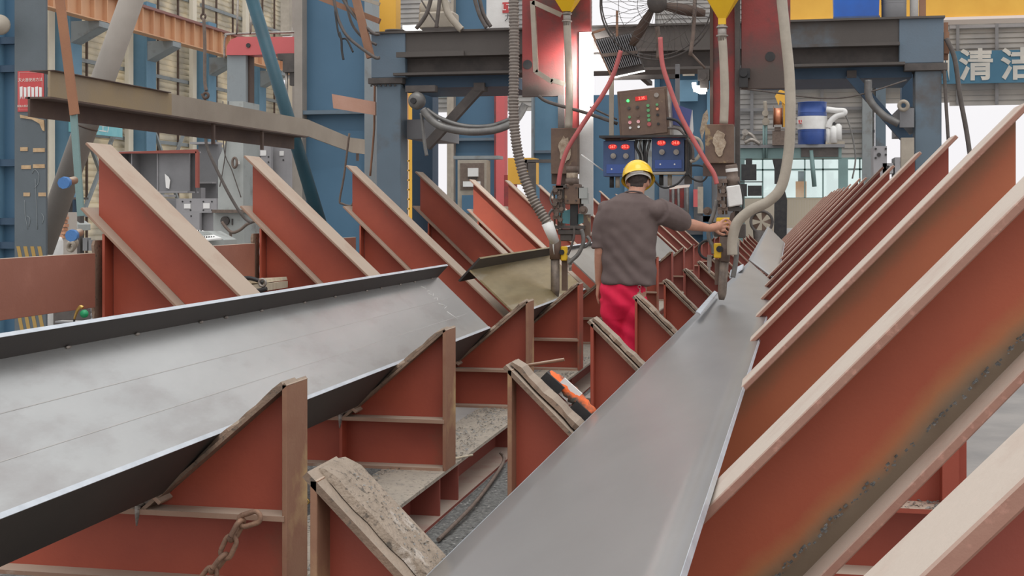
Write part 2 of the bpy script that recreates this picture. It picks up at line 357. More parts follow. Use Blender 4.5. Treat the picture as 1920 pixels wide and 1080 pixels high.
M['pinkrag'] = mat('pink_rag', (.80,.22,.26), (.88,.55,.55), rough=.9, scale=25)
M['wood'] = mat('pale_board', (.62,.55,.42), (.5,.42,.3), rough=.8, scale=4, stretch=(1,8,1))
M['fence'] = mat('outside_ground', (.55,.54,.50), None, rough=.9)
def glass(name, tint=(.75,.95,.90)):
    m = bpy.data.materials.new(name); m.use_nodes = True; t = m.node_tree; N = t.nodes; N.clear()
    out = N.new('ShaderNodeOutputMaterial'); a = N.new('ShaderNodeBsdfTransparent'); a.inputs[0].default_value = (*tint,1)
    g = N.new('ShaderNodeBsdfGlossy'); g.inputs['Roughness'].default_value = .05; g.inputs[0].default_value = (.8,.95,.9,1)
    ms = N.new('ShaderNodeMixShader'); ms.inputs[0].default_value = .08
    t.links.new(a.outputs[0], ms.inputs[1]); t.links.new(g.outputs[0], ms.inputs[2]); t.links.new(ms.outputs[0], out.inputs[0]); return m
M['glass'] = glass('greenish_glass', (.90,.98,.96))
ORD = ['nearest','second','third','fourth','fifth','sixth','seventh','eighth','ninth','tenth','eleventh','twelfth','thirteenth','fourteenth','fifteenth','sixteenth','seventeenth','eighteenth','nineteenth','twentieth']
# ================================================================ setting
WY = 46.0; WX = -18.0
FZ = -.24
struct('floor', MB().box(-19, 16, -3, WY+.3, FZ-.06, FZ), M['floor'])
o = solo('outside_ground', MB().box(-40, 45, WY+.35, 90, -.32, -.26), M['fence'], None, None, kind='structure')

# ---- left wall: blue columns, cream posts, louvre bays, orange crane girder
lw = thing('wall_left', None, None, (WX, 38, 0), kind='structure')
cols_y = [26.3, 30.3, 34.3, 38.3, 42.3, 45.7]
for i, y in enumerate(cols_y[:-1]):
    obj('column', MB().box(WX-.05, WX+.5, y-.22, y+.22, 0, 7.2), M['bluel'], lw); obj('column_flange', MB().box(WX+.502, WX+.53, y-.28, y+.28, 0, 7.2), M['bluel'], lw)
    obj('cream_post', MB().box(WX+.1, WX+.22, y-.72, y-.45, 0, 9.5), M['cream'], lw)
    obj('bracket', MB().xz([(WX+.5, 5.55), (WX+.5, 6.1), (WX+1.3, 6.1), (WX+1.3, 5.95)], y-.25, y+.25), M['greycol'], lw)
    y2 = cols_y[i+1]
    for (z0, z1) in ((0.1, 9.7),):
        b = MB(); z = z0
        while z < z1:
            b.obox((WX-.1, (y+y2)/2, z+.1), (0, (y2-y)/2, 0), (.035, 0, -.11), (.004, 0, .004)); z += .17
        obj('louvre_panel', b, M['louvre'], lw, kind='stuff')
    for q in (.36, .68):
        obj('mullion', MB().box(WX-.02, WX+.03, y+(y2-y)*q-.03, y+(y2-y)*q+.03, 0, 9.6), M['darkbrown'], lw)
    for z in (1.3, 3.4, 5.3, 7.8):
        obj('wall_rail', MB().box(WX-.01, WX+.06, y+.25, y2-.25, z-.05, z+.05), M['greycol'], lw)
    obj('cross_brace', MB().bar((WX+.15, y+.3, 0.4), (WX+.15, y2-.7, 4.4), .08, .08).bar((WX+.15, y2-.6, .4), (WX+.15, y+.4, 4.4), .08, .08), M['greycol'], lw)
gx = WX+1.15
g = thing('crane_girder', 'long orange crane runway girder with stiffener ribs high on the left wall', 'girder', (gx, 34, 6.1))
obj('web', MB().box(gx-.02, gx+.02, 22, 45.9, 6.12, 6.78), M['orange'], g)
obj('top_flange', MB().box(gx-.17, gx+.17, 22, 45.9, 6.76, 6.83), M['girdertop'], g)
obj('bottom_flange', MB().box(gx-.15, gx+.15, 22, 45.9, 6.09, 6.12), M['orange'], g)
y = 22.4
while y < 45.8:
    obj('stiffener', MB().box(gx+.02, gx+.14, y, y+.04, 6.12, 6.78), M['orange'], g); y += .62
sg = thing('wall_sign', 'cyan sign board with white lettering on the left wall below the brown channel', 'sign', (WX+.56, 31.3, 3.5))
obj('board', MB().box(WX+.5, WX+.56, 30.0, 32.6, 3.36, 3.86), M['cyan'], sg)
text_mb('安全生产', .42, (WX+.565, 31.35, 3.60), (0,1,0), (0,0,1), .004, (tm := MB())); obj('lettering', tm, M['paper'], sg)

# ---- back wall with openings, louvre cladding, glass band
bw = thing('wall_back', None, None, (0, WY, 0), kind='structure')
def wallpx(x0p, x1p): return at(x0p, 395, y=WY).x, at(x1p, 395, y=WY).x
def zpx(px, py): return at(px, py, y=WY).z
def slats(x0p, x1p, ztop, zbot, m, pitch=.17, nm='louvre_panel'):
    x0, x1 = wallpx(x0p, x1p); b = MB(); z = zbot
    while z < ztop: 
        b.obox(((x0+x1)/2, WY, z+.08), ((x1-x0)/2, 0, 0), (0, -.03, -.108), (0, -.004, .003)); z += pitch
    return obj(nm, b, m, bw, kind='stuff')
xL = WX
zt = 9.8
# left part: grey louvres, light strip, cream wall
slats(480, 745, zt, zpx(560, 50), M['louvreg']); 
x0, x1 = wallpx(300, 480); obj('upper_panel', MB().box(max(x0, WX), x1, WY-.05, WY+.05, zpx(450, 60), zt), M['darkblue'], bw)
x0, x1 = wallpx(440, 745)
obj('cream_panel', MB().box(WX, x1, WY-.05, WY+.05, 0, zpx(520, 148)), M['creamwall'], bw)
slats(480, 745, zpx(560, 70), zpx(560, 148), M['louvreg'])
# middle and right
slats(745, 1110, zt, zpx(900, 208), M['louvreg']); slats(1228, 1385, zt, zpx(1300, 200), M['louvreg']); obj('lower_panel', MB().box(*wallpx(1176, 1385), WY-.05, WY+.05, 0, zpx(1300, 200)), M['greycol'], bw)
slats(1385, 1640, zt, zpx(1500, 296), M['louvreg']); 
slats(1640, 1780, zt, zpx(1700, 192), M['louvreg']); slats(1780, 2150, zpx(1850, 50), zpx(1850, 196), M['louvreg'])
slats(1780, 2150, zt, zpx(1850, 20), M['louvreg'])
for px in (1410, 1541, 1700, 1795, 1868, 1930, 2010):
    x = at(px, 395, y=WY).x; z0 = zpx(px, 296 if px < 1640 else 196)
    obj('mullion', MB().box(x-.05, x+.05, WY-.14, WY-.08, z0, zt), M['hgrey'], bw)
for px in (1795, 1868, 1930):
    pass
for px in (1625, 1650):
    x = at(px, 395, y=WY).x; obj('wall_post', MB().box(x-.16, x+.16, WY-.4, WY-.15, 0, zt), M['greycol'] if px < 1640 else M['bluegrey'], bw)
x0, x1 = wallpx(1385, 1640)
for pyy in (205, 248):
    obj('wall_rail', MB().box(x0, x1, WY-.13, WY-.08, zpx(1500, pyy)-.05, zpx(1500, pyy)+.05), M['hgrey'], bw)
obj('wall_rail', MB().box(*wallpx(1780, 2150), WY-.13, WY-.08, zpx(1850, 50)-.05, zpx(1850, 50)+.05), M['hgrey2'], bw)
obj('wall_rail', MB().box(*wallpx(1780, 2150), WY-.13, WY-.08, zpx(1850, 34)-.03, zpx(1850, 34)+.03), M['hgrey2'], bw)
# glazed band low on the right
win = thing('window_1', None, None, (at(1510, 395, y=WY).x, WY, 1), kind='structure')
z0, z1 = zpx(1510, 372), zpx(1510, 298)
obj('pane', MB().box(x0, x1, WY-.02, WY, z0, z1), M['glass'], win)
for px in (1388, 1430, 1470, 1509, 1543, 1580, 1612, 1638):
    x = at(px, 395, y=WY).x; obj('glazing_bar', MB().box(x-.025, x+.025, WY-.06, WY-.02, z0, z1), M['tealgrey'], win)
for pyy in (298, 318, 372):
    obj('glazing_bar', MB().box(x0, x1, WY-.06, WY-.02, zpx(1510, pyy)-.03, zpx(1510, pyy)+.03), M['tealgrey'], win)
obj('window_apron', MB().box(x0, x1, WY-.1, WY+.1, 0, z0), M['cream'], win)
# far outside: small brick hut, hedge-like dark equipment seen through glass
hut = thing('gate_hut', 'small orange brick hut outside behind the green glass', 'hut', (at(1505, 395, y=60).x, 60, 0))
a, b_ = at(1492, 340, y=60), at(1512, 372, y=60)
obj('wall', MB().box(a.x, b_.x, 60, 61.5, 0, a.z), M['brick'], hut); obj('roof', MB().box(a.x+.1, b_.x-.1, 60.1, 61.4, a.z, a.z+.45), M['hgrey'], hut)
# banner
bn = thing('slogan_banner', 'wide blue banner with big cream Chinese characters on the back wall', 'banner', (at(1700, 125, y=WY-.3).x, WY-.3, zpx(1700, 160)))
bx0, bx1 = wallpx(1395, 2150); bz0, bz1 = at(1850, 156, y=WY-.3).z, at(1850, 95, y=WY-.3).z
obj('cloth', MB().box(bx0, bx1, WY-.34, WY-.3, bz0, bz1), M['banner'], bn)
for i, ch in enumerate('理整顿清扫清洁'):
    px = 1438+i*78.5 if i else 1438
    p = at(px, 127, y=WY-.35)
    p.z = (bz0+bz1)/2
    obj('character', text_mb(ch, 1.08, p, (1,0,0), (0,0,1), .02, off=.028), M['bannertx'], bn)
# yellow overhead crane girder in front of the back wall
cg = thing('overhead_crane', 'yellow overhead crane girder along the top right behind the gantry', 'crane', (at(1700, 10, y=40).x, 40, 8.0))
a, b_ = at(1450, 31, y=40), at(2100, 24, y=40)
obj('girder', MB().box(a.x, b_.x, 40, 40.8, b_.z, 9.6), M['yellow'], cg)
obj('lower_flange', MB().box(a.x, b_.x, 39.9, 40.9, b_.z-.08, b_.z), M['pink'], cg)
for px in (1500, 1660, 1795, 1860, 1905):
    p = at(px, 0, y=39.98); obj('hanging_cable_loop', MB().torus((p.x, 39.97, p.z+.05), (0,1,0), .42, .012, 20, 4, PI, 2*PI, ref=(1,0,0)), M['brown'], cg)

# ================================================================ cradle supports
def strip(p, q, y0, y1, t, down=True):     # plate whose upper face runs p->q in the xz plane
    d = Vector((q[0]-p[0], 0, q[1]-p[1])).normalized(); n = Vector((-d.z, 0, d.x))
    if n.z < 0: n = -n
    return MB().prism([(p[0], y0, p[1]), (q[0], y0, q[1]), (q[0]-n.x*t, y0, q[1]-n.z*t), (p[0]-n.x*t, y0, p[1]-n.z*t)], (0, y1-y0, 0))
def jag(p, q, y0, y1, t, seed, n=14):      # flame-cut ragged wear strip with uneven front edge and thickness
    rnd = random.Random(seed); d = Vector((q[0]-p[0], 0, q[1]-p[1])); L = d.length; d.normalize(); nn = Vector((-d.z, 0, d.x))
    if nn.z < 0: nn = -nn
    rings = []
    for i in range(n+1):
        c = Vector((p[0], 0, p[1]))+d*L*i/n
        a = y0+rnd.uniform(0, .022); h = t*rnd.uniform(.7, 1.15)
        if i == 0: h *= .5
        c0 = c+nn*.001
        rings.append([Vector((c0.x, a, c0.z)), Vector((c0.x, y1-rnd.uniform(0,.012), c0.z)), Vector((c0.x+nn.x*h, y1-rnd.uniform(0,.02), c0.z+nn.z*h)), Vector((c0.x+nn.x*h, a+rnd.uniform(0,.012), c0.z+nn.z*h))])
    b = MB().loft(rings); b.s = [False]*len(b.s); return b

LV = (-2.33, .31); LS = .92; LE = -3.95
def lz(x): return LV[1]+(LV[0]-x)*LS
def left_frame(k, y):
    m = M['red'] if k < 7 else M['redf']; W_ = .22 if k < 6 else .18
    yc = y+.1; w = .007
    dx = random.Random(k*5+1).uniform(-.03, .03) if k else 0
    E = LE+dx if k else -2.86
    where = 'nearest red V support of the left row, in the bottom left corner' if k == 0 else \
        f'red V support of the left row, {ORD[k]} counted from the camera'
    if k == 1: where = 'red V support with the tallest looking left arm, behind the wide steel girder'
    t = thing('cradle_support', where, 'support', (-3, yc, 0), 'left row of red V supports')
    obj('bottom_flange', MB().box(-3.85, -1.845, y, y+.2, 0, .016), M['flange'], t)
    obj('base_flange', MB().box(-2.85, -1.84, y-.005, y+.2, .258, .278), M['flange'], t)
    obj('lower_web', MB().xz([(-3.84,.016),(-1.85,.016),(-1.85,.262),(-2.73,.262),(-3.84,(lz(-3.84)-.42) if k else .4)], yc-w, yc+w), m, t)
    obj('arm_web', MB().xz([(E, lz(E)-.015),(-2.34, .30),(-2.75,.28),(E, lz(E)-.41)], yc-w, yc+w), m, t)
    fm = M['flange']
    obj('arm_top_flange', strip((E-.02, lz(E-.02)), LV, y-.01, y+.27, .016), fm, t, bevel=.002)
    zb = lz(E)-.40
    obj('arm_bottom_flange', strip((E-.05, zb+.046), (-2.80, .31), y-.01, y+.27, .016), fm, t, bevel=.002)
    obj('gusset_web', MB().xz([(-2.40,.278),(-1.85,.278),(-1.85,.75)], yc-w, yc+w), m, t)
    sf = obj('sloping_flange', strip((-2.42,.278), (-1.84,.772), y+.0, y+W_, .014), M['worn'], t)
    if k < 9: obj('wear_strip', jag((-2.36,.335), (-1.86,.76), y+.03, y+.19, .016, k), M['worn'], sf)
    obj('end_flange', MB().box(-1.85, -1.832, y, y+W_, .0, .765), M['rustpost'] if k < 3 else m, t, bevel=.002)
    if k: obj('stiffener', MB().box(-2.44, -2.425, y+.015, yc, .016, .262), m, t)
    if k > 0: obj('outer_post', MB().box(-3.86, -3.845, y, y+.2, .0, lz(-3.86)-.44), m, t)
    if k == 1 or k == 2:
        obj('ragged_bracket', jag((-3.90, .78), (-3.90+.001, 1.24), y-.03, y+.1, .02, 40+k, 16), M['worn'], t)
    if k < 4:
        obj('weld_lump', MB().ball((-2.44,y+.02,.30),.035,.03,.022,8,6).ball((-2.40,y+.03,.31),.03,.025,.02,8,6).tube([(-2.43,y+.0,.29),(-2.43,y-.005,.25),(-2.432,y-.005,.215)],[.013,.009,.003],6), M['slag'], t)
    return t
YL = [4.66+2.32*k if k < 2 else 6.95+2.33*(k-1) for k in range(15)]
for k, y in enumerate(YL): left_frame(k, y)

RV = (-.61, .29); RS = 1.04; RE = .86
def rz(x): return RV[1]+(x-RV[0])*RS
def right_frame(k, y, ys):
    m = M['redr'] if k < 6 else M['redf']; w = .008
    E = RE+ (random.Random(k*9+2).uniform(-.05, .04) if k > 4 else 0); wd = .17 if k == 0 else .30 if k < 6 else .2
    LO = .36
    yc = y+wd/2
    lab = {0: 'broad red support arm with pale dusty top, cut off by the lower right corner',
           1: 'big red support with the widest clear view of its web, right foreground',
           2: 'red support whose arm tip stands highest at the right edge'}.get(k, f'red V support of the right row, {ORD[k]} counted from the camera')
    t = thing('cradle_support', lab, 'support', (-.2, yc, 0), 'right row of red V supports')
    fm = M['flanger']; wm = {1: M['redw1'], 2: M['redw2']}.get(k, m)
    obj('arm_top_flange', strip(RV, (E, rz(E)), y, y+wd, .022), fm, t, bevel=.003)
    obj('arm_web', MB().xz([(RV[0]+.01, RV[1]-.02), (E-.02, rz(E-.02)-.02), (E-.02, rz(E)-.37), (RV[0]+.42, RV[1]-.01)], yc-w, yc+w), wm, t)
    obj('arm_bottom_flange', strip((RV[0]+.40, RV[1]-.005), (E, rz(E)-.36), y, y+wd, .022), fm, t, bevel=.003)
    if k > 0:
        obj('gusset_web', MB().xz([(-1.11,.0),(-.60,.0),(-.60,.28),(-1.11,.76)], ys+.1-w, ys+.1+w), m, t)
        obj('end_flange', MB().box(-1.128, -1.11, ys, ys+.2, 0, .765), M['rustpost'] if k < 3 else m, t, bevel=.002)
        sf = obj('sloping_flange', strip((-1.135,.785), (-.60,.26), ys, ys+.21, .018), M['worn'], t)
        if k < 9:
            if k == 1:
                n = 16; rings = []; rnd = random.Random(3)
                d = Vector((.535, 0, -.525)).normalized(); nn = Vector((-d.z, 0, d.x))
                prof = [(.000,-.030),(.004,-.008),(.014,.006),(.034,.012)]+[(.05+i*.67/n, .015) for i in range(n)]
                for j, (s_, h_) in enumerate(prof):
                    c = Vector((-1.128, 0, .778))+d*s_+nn*(h_-.012); a = ys+.045+rnd.uniform(0,.012)
                    cr_ = {0:.055, 1:.03, 2:.015, 3:.006}.get(j, 0)
                    nn2 = nn if j > 2 else (nn-d*(.9-.25*j)).normalized()
                    q = c+nn2*.02
                    rings.append([V(c.x, a+cr_*.4, c.z), V(c.x, ys+.235-cr_, c.z), V(q.x, ys+.235-cr_, q.z), V(q.x, a+.006+cr_*.4, q.z)])
                b = MB().loft(rings); b.s = [False]*len(b.s)
                obj('wear_strip', b, M['slab'], sf, label='thick rounded wear plate covered in grit')
            else: obj('wear_strip', jag((-1.125,.785), (-.68,.35), ys+.03, ys+.19, .02, 80+k), M['worn'], sf)
    if k != 1 and k != 0:
        obj('lower_web', MB().xz([(-.60,.016),(.66,.016),(.66,rz(.66)-.38),(.1,.27),(-.60,.27)], yc-w, yc+w), m, t)
        obj('base_flange', MB().box(-.6, .75, y, y+wd, .262, .28), m, t)
        obj('bottom_flange', MB().box(-.6, .75, y, y+wd, 0, .018), m, t)
        obj('post', MB().box(.56, .62, y+.04, yc-w, .28, rz(.58)-.39), m, t)
    if k in (1, 2):
        rnd = random.Random(k); b = MB()
        for i in range(200):
            s_ = rnd.uniform(.05, .95); x = RV[0]+.45+s_*(E-RV[0]-.5); z = rz(x)-.335+rnd.uniform(0,.012); r = rnd.uniform(.001,.0035)
            b.obox((x, yc-w-rnd.uniform(.005,.05), z-.01), (r,0,r), (0,r*.8,0), (-r*.6,0,r*.6))
        obj('weld_grit', b, M['grit'], t, kind='stuff')
    return t
YR = [1.36, 3.1, 5.26, 7.5, 9.55, 11.75]+[13.95+2.2*i for i in range(11)]
YRS = [0, 3.02, 5.28, 7.55, 9.75, 12.0]+[14.3+2.2*i for i in range(11)]
for k, y in enumerate(YR): right_frame(k, y, YRS[k])

# ---- tie plates joining the outer posts of the left row
names = ['long brown tie plate at the left edge of the picture', 'brown tie plate between the first two tall left posts', 'brown tie plate behind the third left arm', 'short brown tie plate right of the third left arm', 'small brown tie plate near the fourth left arm']
for k in range(5):
    y0, y1 = YL[k]+.12, YL[k+1]-.05
    solo('tie_plate', MB().box(-3.90, -3.875, y0, y1, .86, 1.17), M['redbrown'], names[k], 'plate', 'tie plates along the left posts', bevel=.002)

# ---- longitudinal runner beams under the supports + grit
def runner(lab, x0, x1, y0, y1, mt):
    r = thing('floor_runner', lab, 'beam', ((x0+x1)/2, 10, FZ))
    xm = (x0+x1)/2
    obj('top_flange', MB().box(x0, x1, y0, y1, -.018, 0), mt, r)
    obj('web', MB().box(xm-.006, xm+.006, y0, y1, FZ+.016, -.018), M['redf'], r)
    obj('bottom_flange', MB().box(x0, x1, y0, y1, FZ, FZ+.016), M['redf'], r)
    for y in (2.4, 4.55, 5.9, 6.9, 7.3, 9.0, 11.3, 13.6):
        obj('stiffener', MB().box(xm+.006, x1-.01, y, y+.015, FZ+.016, -.018), M['redf'], r)
runner('long brown I-beam covered in steel grit, carrying the left row of supports', -2.19, -1.835, .6, 37.5, M['gritbeige'])
runner('long I-beam on the floor under the left posts', -3.86, -3.6, .6, 37.5, M['redf'])
runner('long I-beam under the right row of supports, hidden below the plate', -1.05, -.78, .6, 37.5, M['redf'])
runner('long I-beam on the floor under the right arms', .3, .6, 4.6, 37.5, M['redf'])
def heap(x0, x1, y0, y1, z, nx, ny, h, seed):
    b = MB(); vs = []
    for j in range(ny+1):
        for i in range(nx+1):
            x = x0+(x1-x0)*i/nx; y = y0+(y1-y0)*j/ny
            e = min(i, nx-i, j, ny-j); hh = h*(noise.noise(Vector((x*6, y*4, seed)))*.5+.6)+.006*noise.noise(Vector((x*60, y*60, seed)))
            vs.append((x, y, z+(hh if e > 0 else 0)))
    return b.add(vs, [(j*(nx+1)+i, j*(nx+1)+i+1, (j+1)*(nx+1)+i+1, (j+1)*(nx+1)+i) for j in range(ny) for i in range(nx)])
o = obj('grit_heap', heap(-1.83, -1.06, .8, 16, FZ+.002, 24, 260, .035, 3.1), M['grit'], kind='stuff', label='dark steel grit heaped on the floor between the rows')
o = obj('grit_heap', heap(-3.5, -2.2, 4.0, 9, FZ+.002, 30, 100, .03, 5.1), M['grit'], kind='stuff', label='dark grit on the floor left of the runner beam')
o = obj('grit_heap', heap(.62, 1.9, 3.4, 5.2, FZ+.002, 20, 40, .02, 7.1), M['grit'], kind='stuff', label='grit on the floor below the right supports')
rnd = random.Random(11); b = MB()
def chip(b, x, y, z, s):
    a = rnd.uniform(0, PI*2); u = V(math.cos(a), math.sin(a), rnd.uniform(-.2,.3)); w_ = V(-math.sin(a), math.cos(a), rnd.uniform(-.2,.2))
    b.add([V(x,y,z)+u*s, V(x,y,z)+w_*s*.35+V(0,0,s*.4), V(x,y,z)-u*s, V(x,y,z)-w_*s*.35], [(0,1,3),(1,2,3)])
for i in range(8000):
    y = .8+ (rnd.random()**1.4)*12
    x = rnd.uniform(-2.18, -1.85)
    if noise.noise(Vector((x*5, y*2.2, 1.7))) > -.1: chip(b, x, y, .006, rnd.uniform(.004,.013))
for i in range(3000):
    y = 1+(rnd.random()**1.3)*12; chip(b, rnd.uniform(-1.8,-1.1), y, FZ+.035, rnd.uniform(.005,.014))
for i in range(1500): chip(b, rnd.uniform(-3.2,-2.25), rnd.uniform(4.1,8), FZ+.03, rnd.uniform(.005,.014))
for i in range(260):
    s_ = rnd.uniform(.08,.62); c = V(-1.128,0,.80)+V(.714,0,-.70)*s_; chip(b, c.x, 3.02+rnd.uniform(.08,.22), c.z+.012, rnd.uniform(.002,.006))
for i in range(260): chip(b, rnd.uniform(-.1,.7), 5.26+rnd.uniform(0,.14), .284, rnd.uniform(.006,.014))
obj('steel_chips', b, M['chip'], kind='stuff', label='scattered curled steel chips on the runner and floor')
# grit on wear strip of the nearest right support is part of its material
def rod(name, pts, r, m, lab, cat='rod', group=None, n=7, sm=6): return solo(name, MB().tube(pts, r, n, sm), m, lab, cat, group)
rod('floor_cable', [at(822,1012,z=FZ+.04), at(860,975,z=FZ+.05), at(893,940,z=FZ+.05), at(930,890,z=FZ+.05), at(945,862,z=FZ+.06), at(938,848,z=FZ+.1)], .011, M['headbrown'], 'bent brown cable lying on the grit beside the runner beam', 'cable')
rod('welding_rod', [at(820,866,z=.008), at(886,853,z=.012)], .006, M['wood'], 'short pale welding rod resting across the runner beam', 'rod', sm=0)
rod('steel_bar', [at(960,690,y=9.12), at(1058,674,y=9.12)], .012, M['rustpost'], 'short rusty bar lying against the third left support', 'rod', sm=0)
a = at(572, 940, z=FZ+.05); solo('scrap_ring', MB().torus(a, (.3,-.4,.8), .022, .006, 14, 6), M['brass'], 'small yellowish scrap ring on the dark grit', 'ring')
a = at(1572, 1074, z=-.1); bb = MB()
rn = random.Random(4)
rings = []
for i in range(9):
    rr = .045*math.sin(PI*(i+.6)/9.6); rings.append([V(a.x-.07+.016*i, a.y, a.z)+V(0, math.cos(q*PI/4)*rr*rn.uniform(.6,1.3), math.sin(q*PI/4)*rr*rn.uniform(.6,1.3)+.02) for q in range(8)])
bb.loft(rings); solo('rag', bb, M['pinkrag'], 'crumpled pink rag on the grit under the right arms', 'rag')

# ================================================================ girders and plates lying in the cradles
c_, s_ = math.cos(math.radians(43)), math.sin(math.radians(43))
T = V(c_, 0, -s_); Nn = V(s_, 0, c_)      # down-slope, out-of-web
def girder(nm, label, tip, y0, y1, L, up, low, wm, taper=0):
    # tip = upper tip of the top-left flange (x,z)
    g = thing(nm, label, 'girder', (tip[0], (y0+y1)/2, tip[1]-.5))
    P = V(tip[0], 0, tip[1]); J = P-Nn*up; th = .014
    def pl(name, a, b, t_dir, t, m, yy0=y0, yy1=y1, bev=0, lab=None, par=None):
        return obj(name, MB().prism([a+V(0,yy0,0), b+V(0,yy0,0), b+t_dir*t+V(0,yy0,0), a+t_dir*t+V(0,yy0,0)], (0, yy1-yy0, 0)), m, par or g, bevel=bev, label=lab)
    pl('web', J, J+T*L, -Nn, th, wm)
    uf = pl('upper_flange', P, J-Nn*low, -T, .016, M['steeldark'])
    pl('cut_edge', P, P+Nn*.0015, -T, .016, M['edge'], lab='bright cut edge of the upper flange', par=uf)
    K = J+T*L
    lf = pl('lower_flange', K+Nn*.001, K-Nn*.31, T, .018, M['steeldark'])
    pl('cut_edge', K+Nn*.001, K+Nn*.004, T, .018, M['edge'], lab='bright cut edge of the lower flange', par=lf)
    return g, J, K
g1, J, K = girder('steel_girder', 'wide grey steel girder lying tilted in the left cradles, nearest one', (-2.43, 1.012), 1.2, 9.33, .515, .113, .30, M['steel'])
b = MB(); y = 2.2; rnd = random.Random(5)
while y < 9.2:
    b.ball(J+T*.006+Nn*.004+V(0,y,0), .007, .02, .006, 6, 4); y += rnd.uniform(.25,.6)
obj('tack_weld', b, M['slag'], g1, kind='stuff')
for u_ in (.20, .36):
    obj('scribe_line', MB().prism([J+T*u_+Nn*.0005+V(0,1.5,0), J+T*(u_+.003)+Nn*.0005+V(0,1.5,0), J+T*(u_+.003)+Nn*.0008+V(0,1.5,0), J+T*u_+Nn*.0008+V(0,1.5,0)], (0,7.6,0)), M['hgrey'], g1)
# chalk marks on the web near its far end
b = MB()
def chalk(b, u0, v0, pts):
    q = [J+T*(u0+u)+Nn*.0015+V(0, v0+v, 0) for u, v in pts]; b.tube(q, .0022, 4)
for i, st in enumerate([[(0,0),(.03,.05),(0,.09)],[(.05,.02),(.05,.09)],[(.07,.0),(.10,.05),(.08,.1)],[(.12,.01),(.12,.1),(.14,.05)],[(.17,0),(.2,.08)],[(.22,.02),(.21,.1)],[(.25,0),(.33,.06)]]):
    chalk(b, .05, 8.75, st)
obj('chalk_marks', b, M['paper'], g1)
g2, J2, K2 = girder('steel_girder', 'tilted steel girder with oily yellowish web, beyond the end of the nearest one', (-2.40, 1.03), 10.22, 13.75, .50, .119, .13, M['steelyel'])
for o in bpy.data.objects:
    if o.parent and o.parent.parent == g2 and o.name.startswith('cut_edge') and o.parent.name.startswith('upper'): o.data.materials[0] = M['steelyel']
g3, J3, K3 = girder('steel_girder', 'pale steel girder left of the worker, far end of the left row', (-2.36, 1.02), 14.0, 24, .50, .05, .10, M['steel'])

# right plates: edges rest on both slopes of the V
def quad_plate(nm, label, A, B, C, D, t, m, em):
    g = thing(nm, label, 'plate', tuple((A+B+C+D)/4))
    n = (B-A).cross(D-A).normalized(); n = n if n.z > 0 else -n
    b = MB(); K_ = 24; gr = []
    for i in range(K_+1):
        p = A.lerp(D, i/K_); q = B.lerp(C, i/K_)
        for j in range(9): gr.append(p.lerp(q, j/8))
    N_ = len(gr); fs = []
    for i in range(K_):
        for j in range(8):
            a_ = i*9+j; fs.append((a_, a_+1, a_+10, a_+9)); fs.append((N_+a_+9, N_+a_+10, N_+a_+1, N_+a_))
    for i in range(K_):
        for j in (0, 8): a_ = i*9+j; fs.append((a_, a_+9, N_+a_+9, N_+a_) if j == 0 else (a_+9, a_, N_+a_, N_+a_+9))
    for j in range(8):
        for i in (0, K_): a_ = i*9+j; fs.append((a_+1, a_, N_+a_, N_+a_+1) if i == 0 else (a_, a_+1, N_+a_+1, N_+a_))
    b.add(gr+[p-n*t for p in gr], fs); b.s = [(True if i < K_*16 else False) for i in range(len(b.s))]
    obj('plate', b, m, g)
    for (p, q, nm2) in ((A, D, 'left_edge'), (B, C, 'right_edge')):
        s2 = (q-p).cross(n).normalized(); cen = (A+B+C+D)/4
        if s2.dot(cen-p) > 0: s2 = -s2
        obj(nm2, MB().prism([p+n*.0005, q+n*.0005, q+s2*.002-n*t, p+s2*.002-n*t], s2*.002), em, g)
    return g
A1, B1 = at(1405, 490, d=17.2), at(1456, 535, d=14.9)
AL, BR = at(800, 1080, y=3.05), at(1275, 1080, y=2.35)
def ext(p, q, y):            # carry the line p->q back to y
    k = (y-p.y)/(q.y-p.y); return p+(q-p)*k
An, Bn = ext(AL, A1, 1.15), ext(BR, B1, 1.15)
quad_plate('steel_plate', 'long smooth grey plate bridging the right cradles, from the bottom edge', An, Bn, B1, A1, .014, M['steel2'], M['edge'])
A2, B2, C2, D2 = at(1404, 487, d=17.6), at(1457, 527, d=15.4), at(1471, 455, d=20.5), at(1440, 424, d=21.5)
quad_plate('steel_plate', 'short greenish grey plate piece just beyond the long plate', A2, B2, C2, D2, .02, M['steel2'], M['edge'])
P = [at(1305,584,y=9.35), at(1313,588,y=9.2), at(1345,548,y=11.4), at(1340,545,y=11.5)]
quad_plate('steel_offcut', 'narrow bluish steel strip beside the long plate by the welding torch', P[0], P[1], P[2], P[3], .012, M['edge'], M['edge'])
P = [at(1368,521,y=14.6), at(1392,503,y=15.2), at(1393,495,y=16.2), at(1370,506,y=16.0)]
quad_plate('steel_offcut', 'small pale steel tab at the left edge of the long plate', P[0], P[1], P[2], P[3], .012, M['edge'], M['edge'])

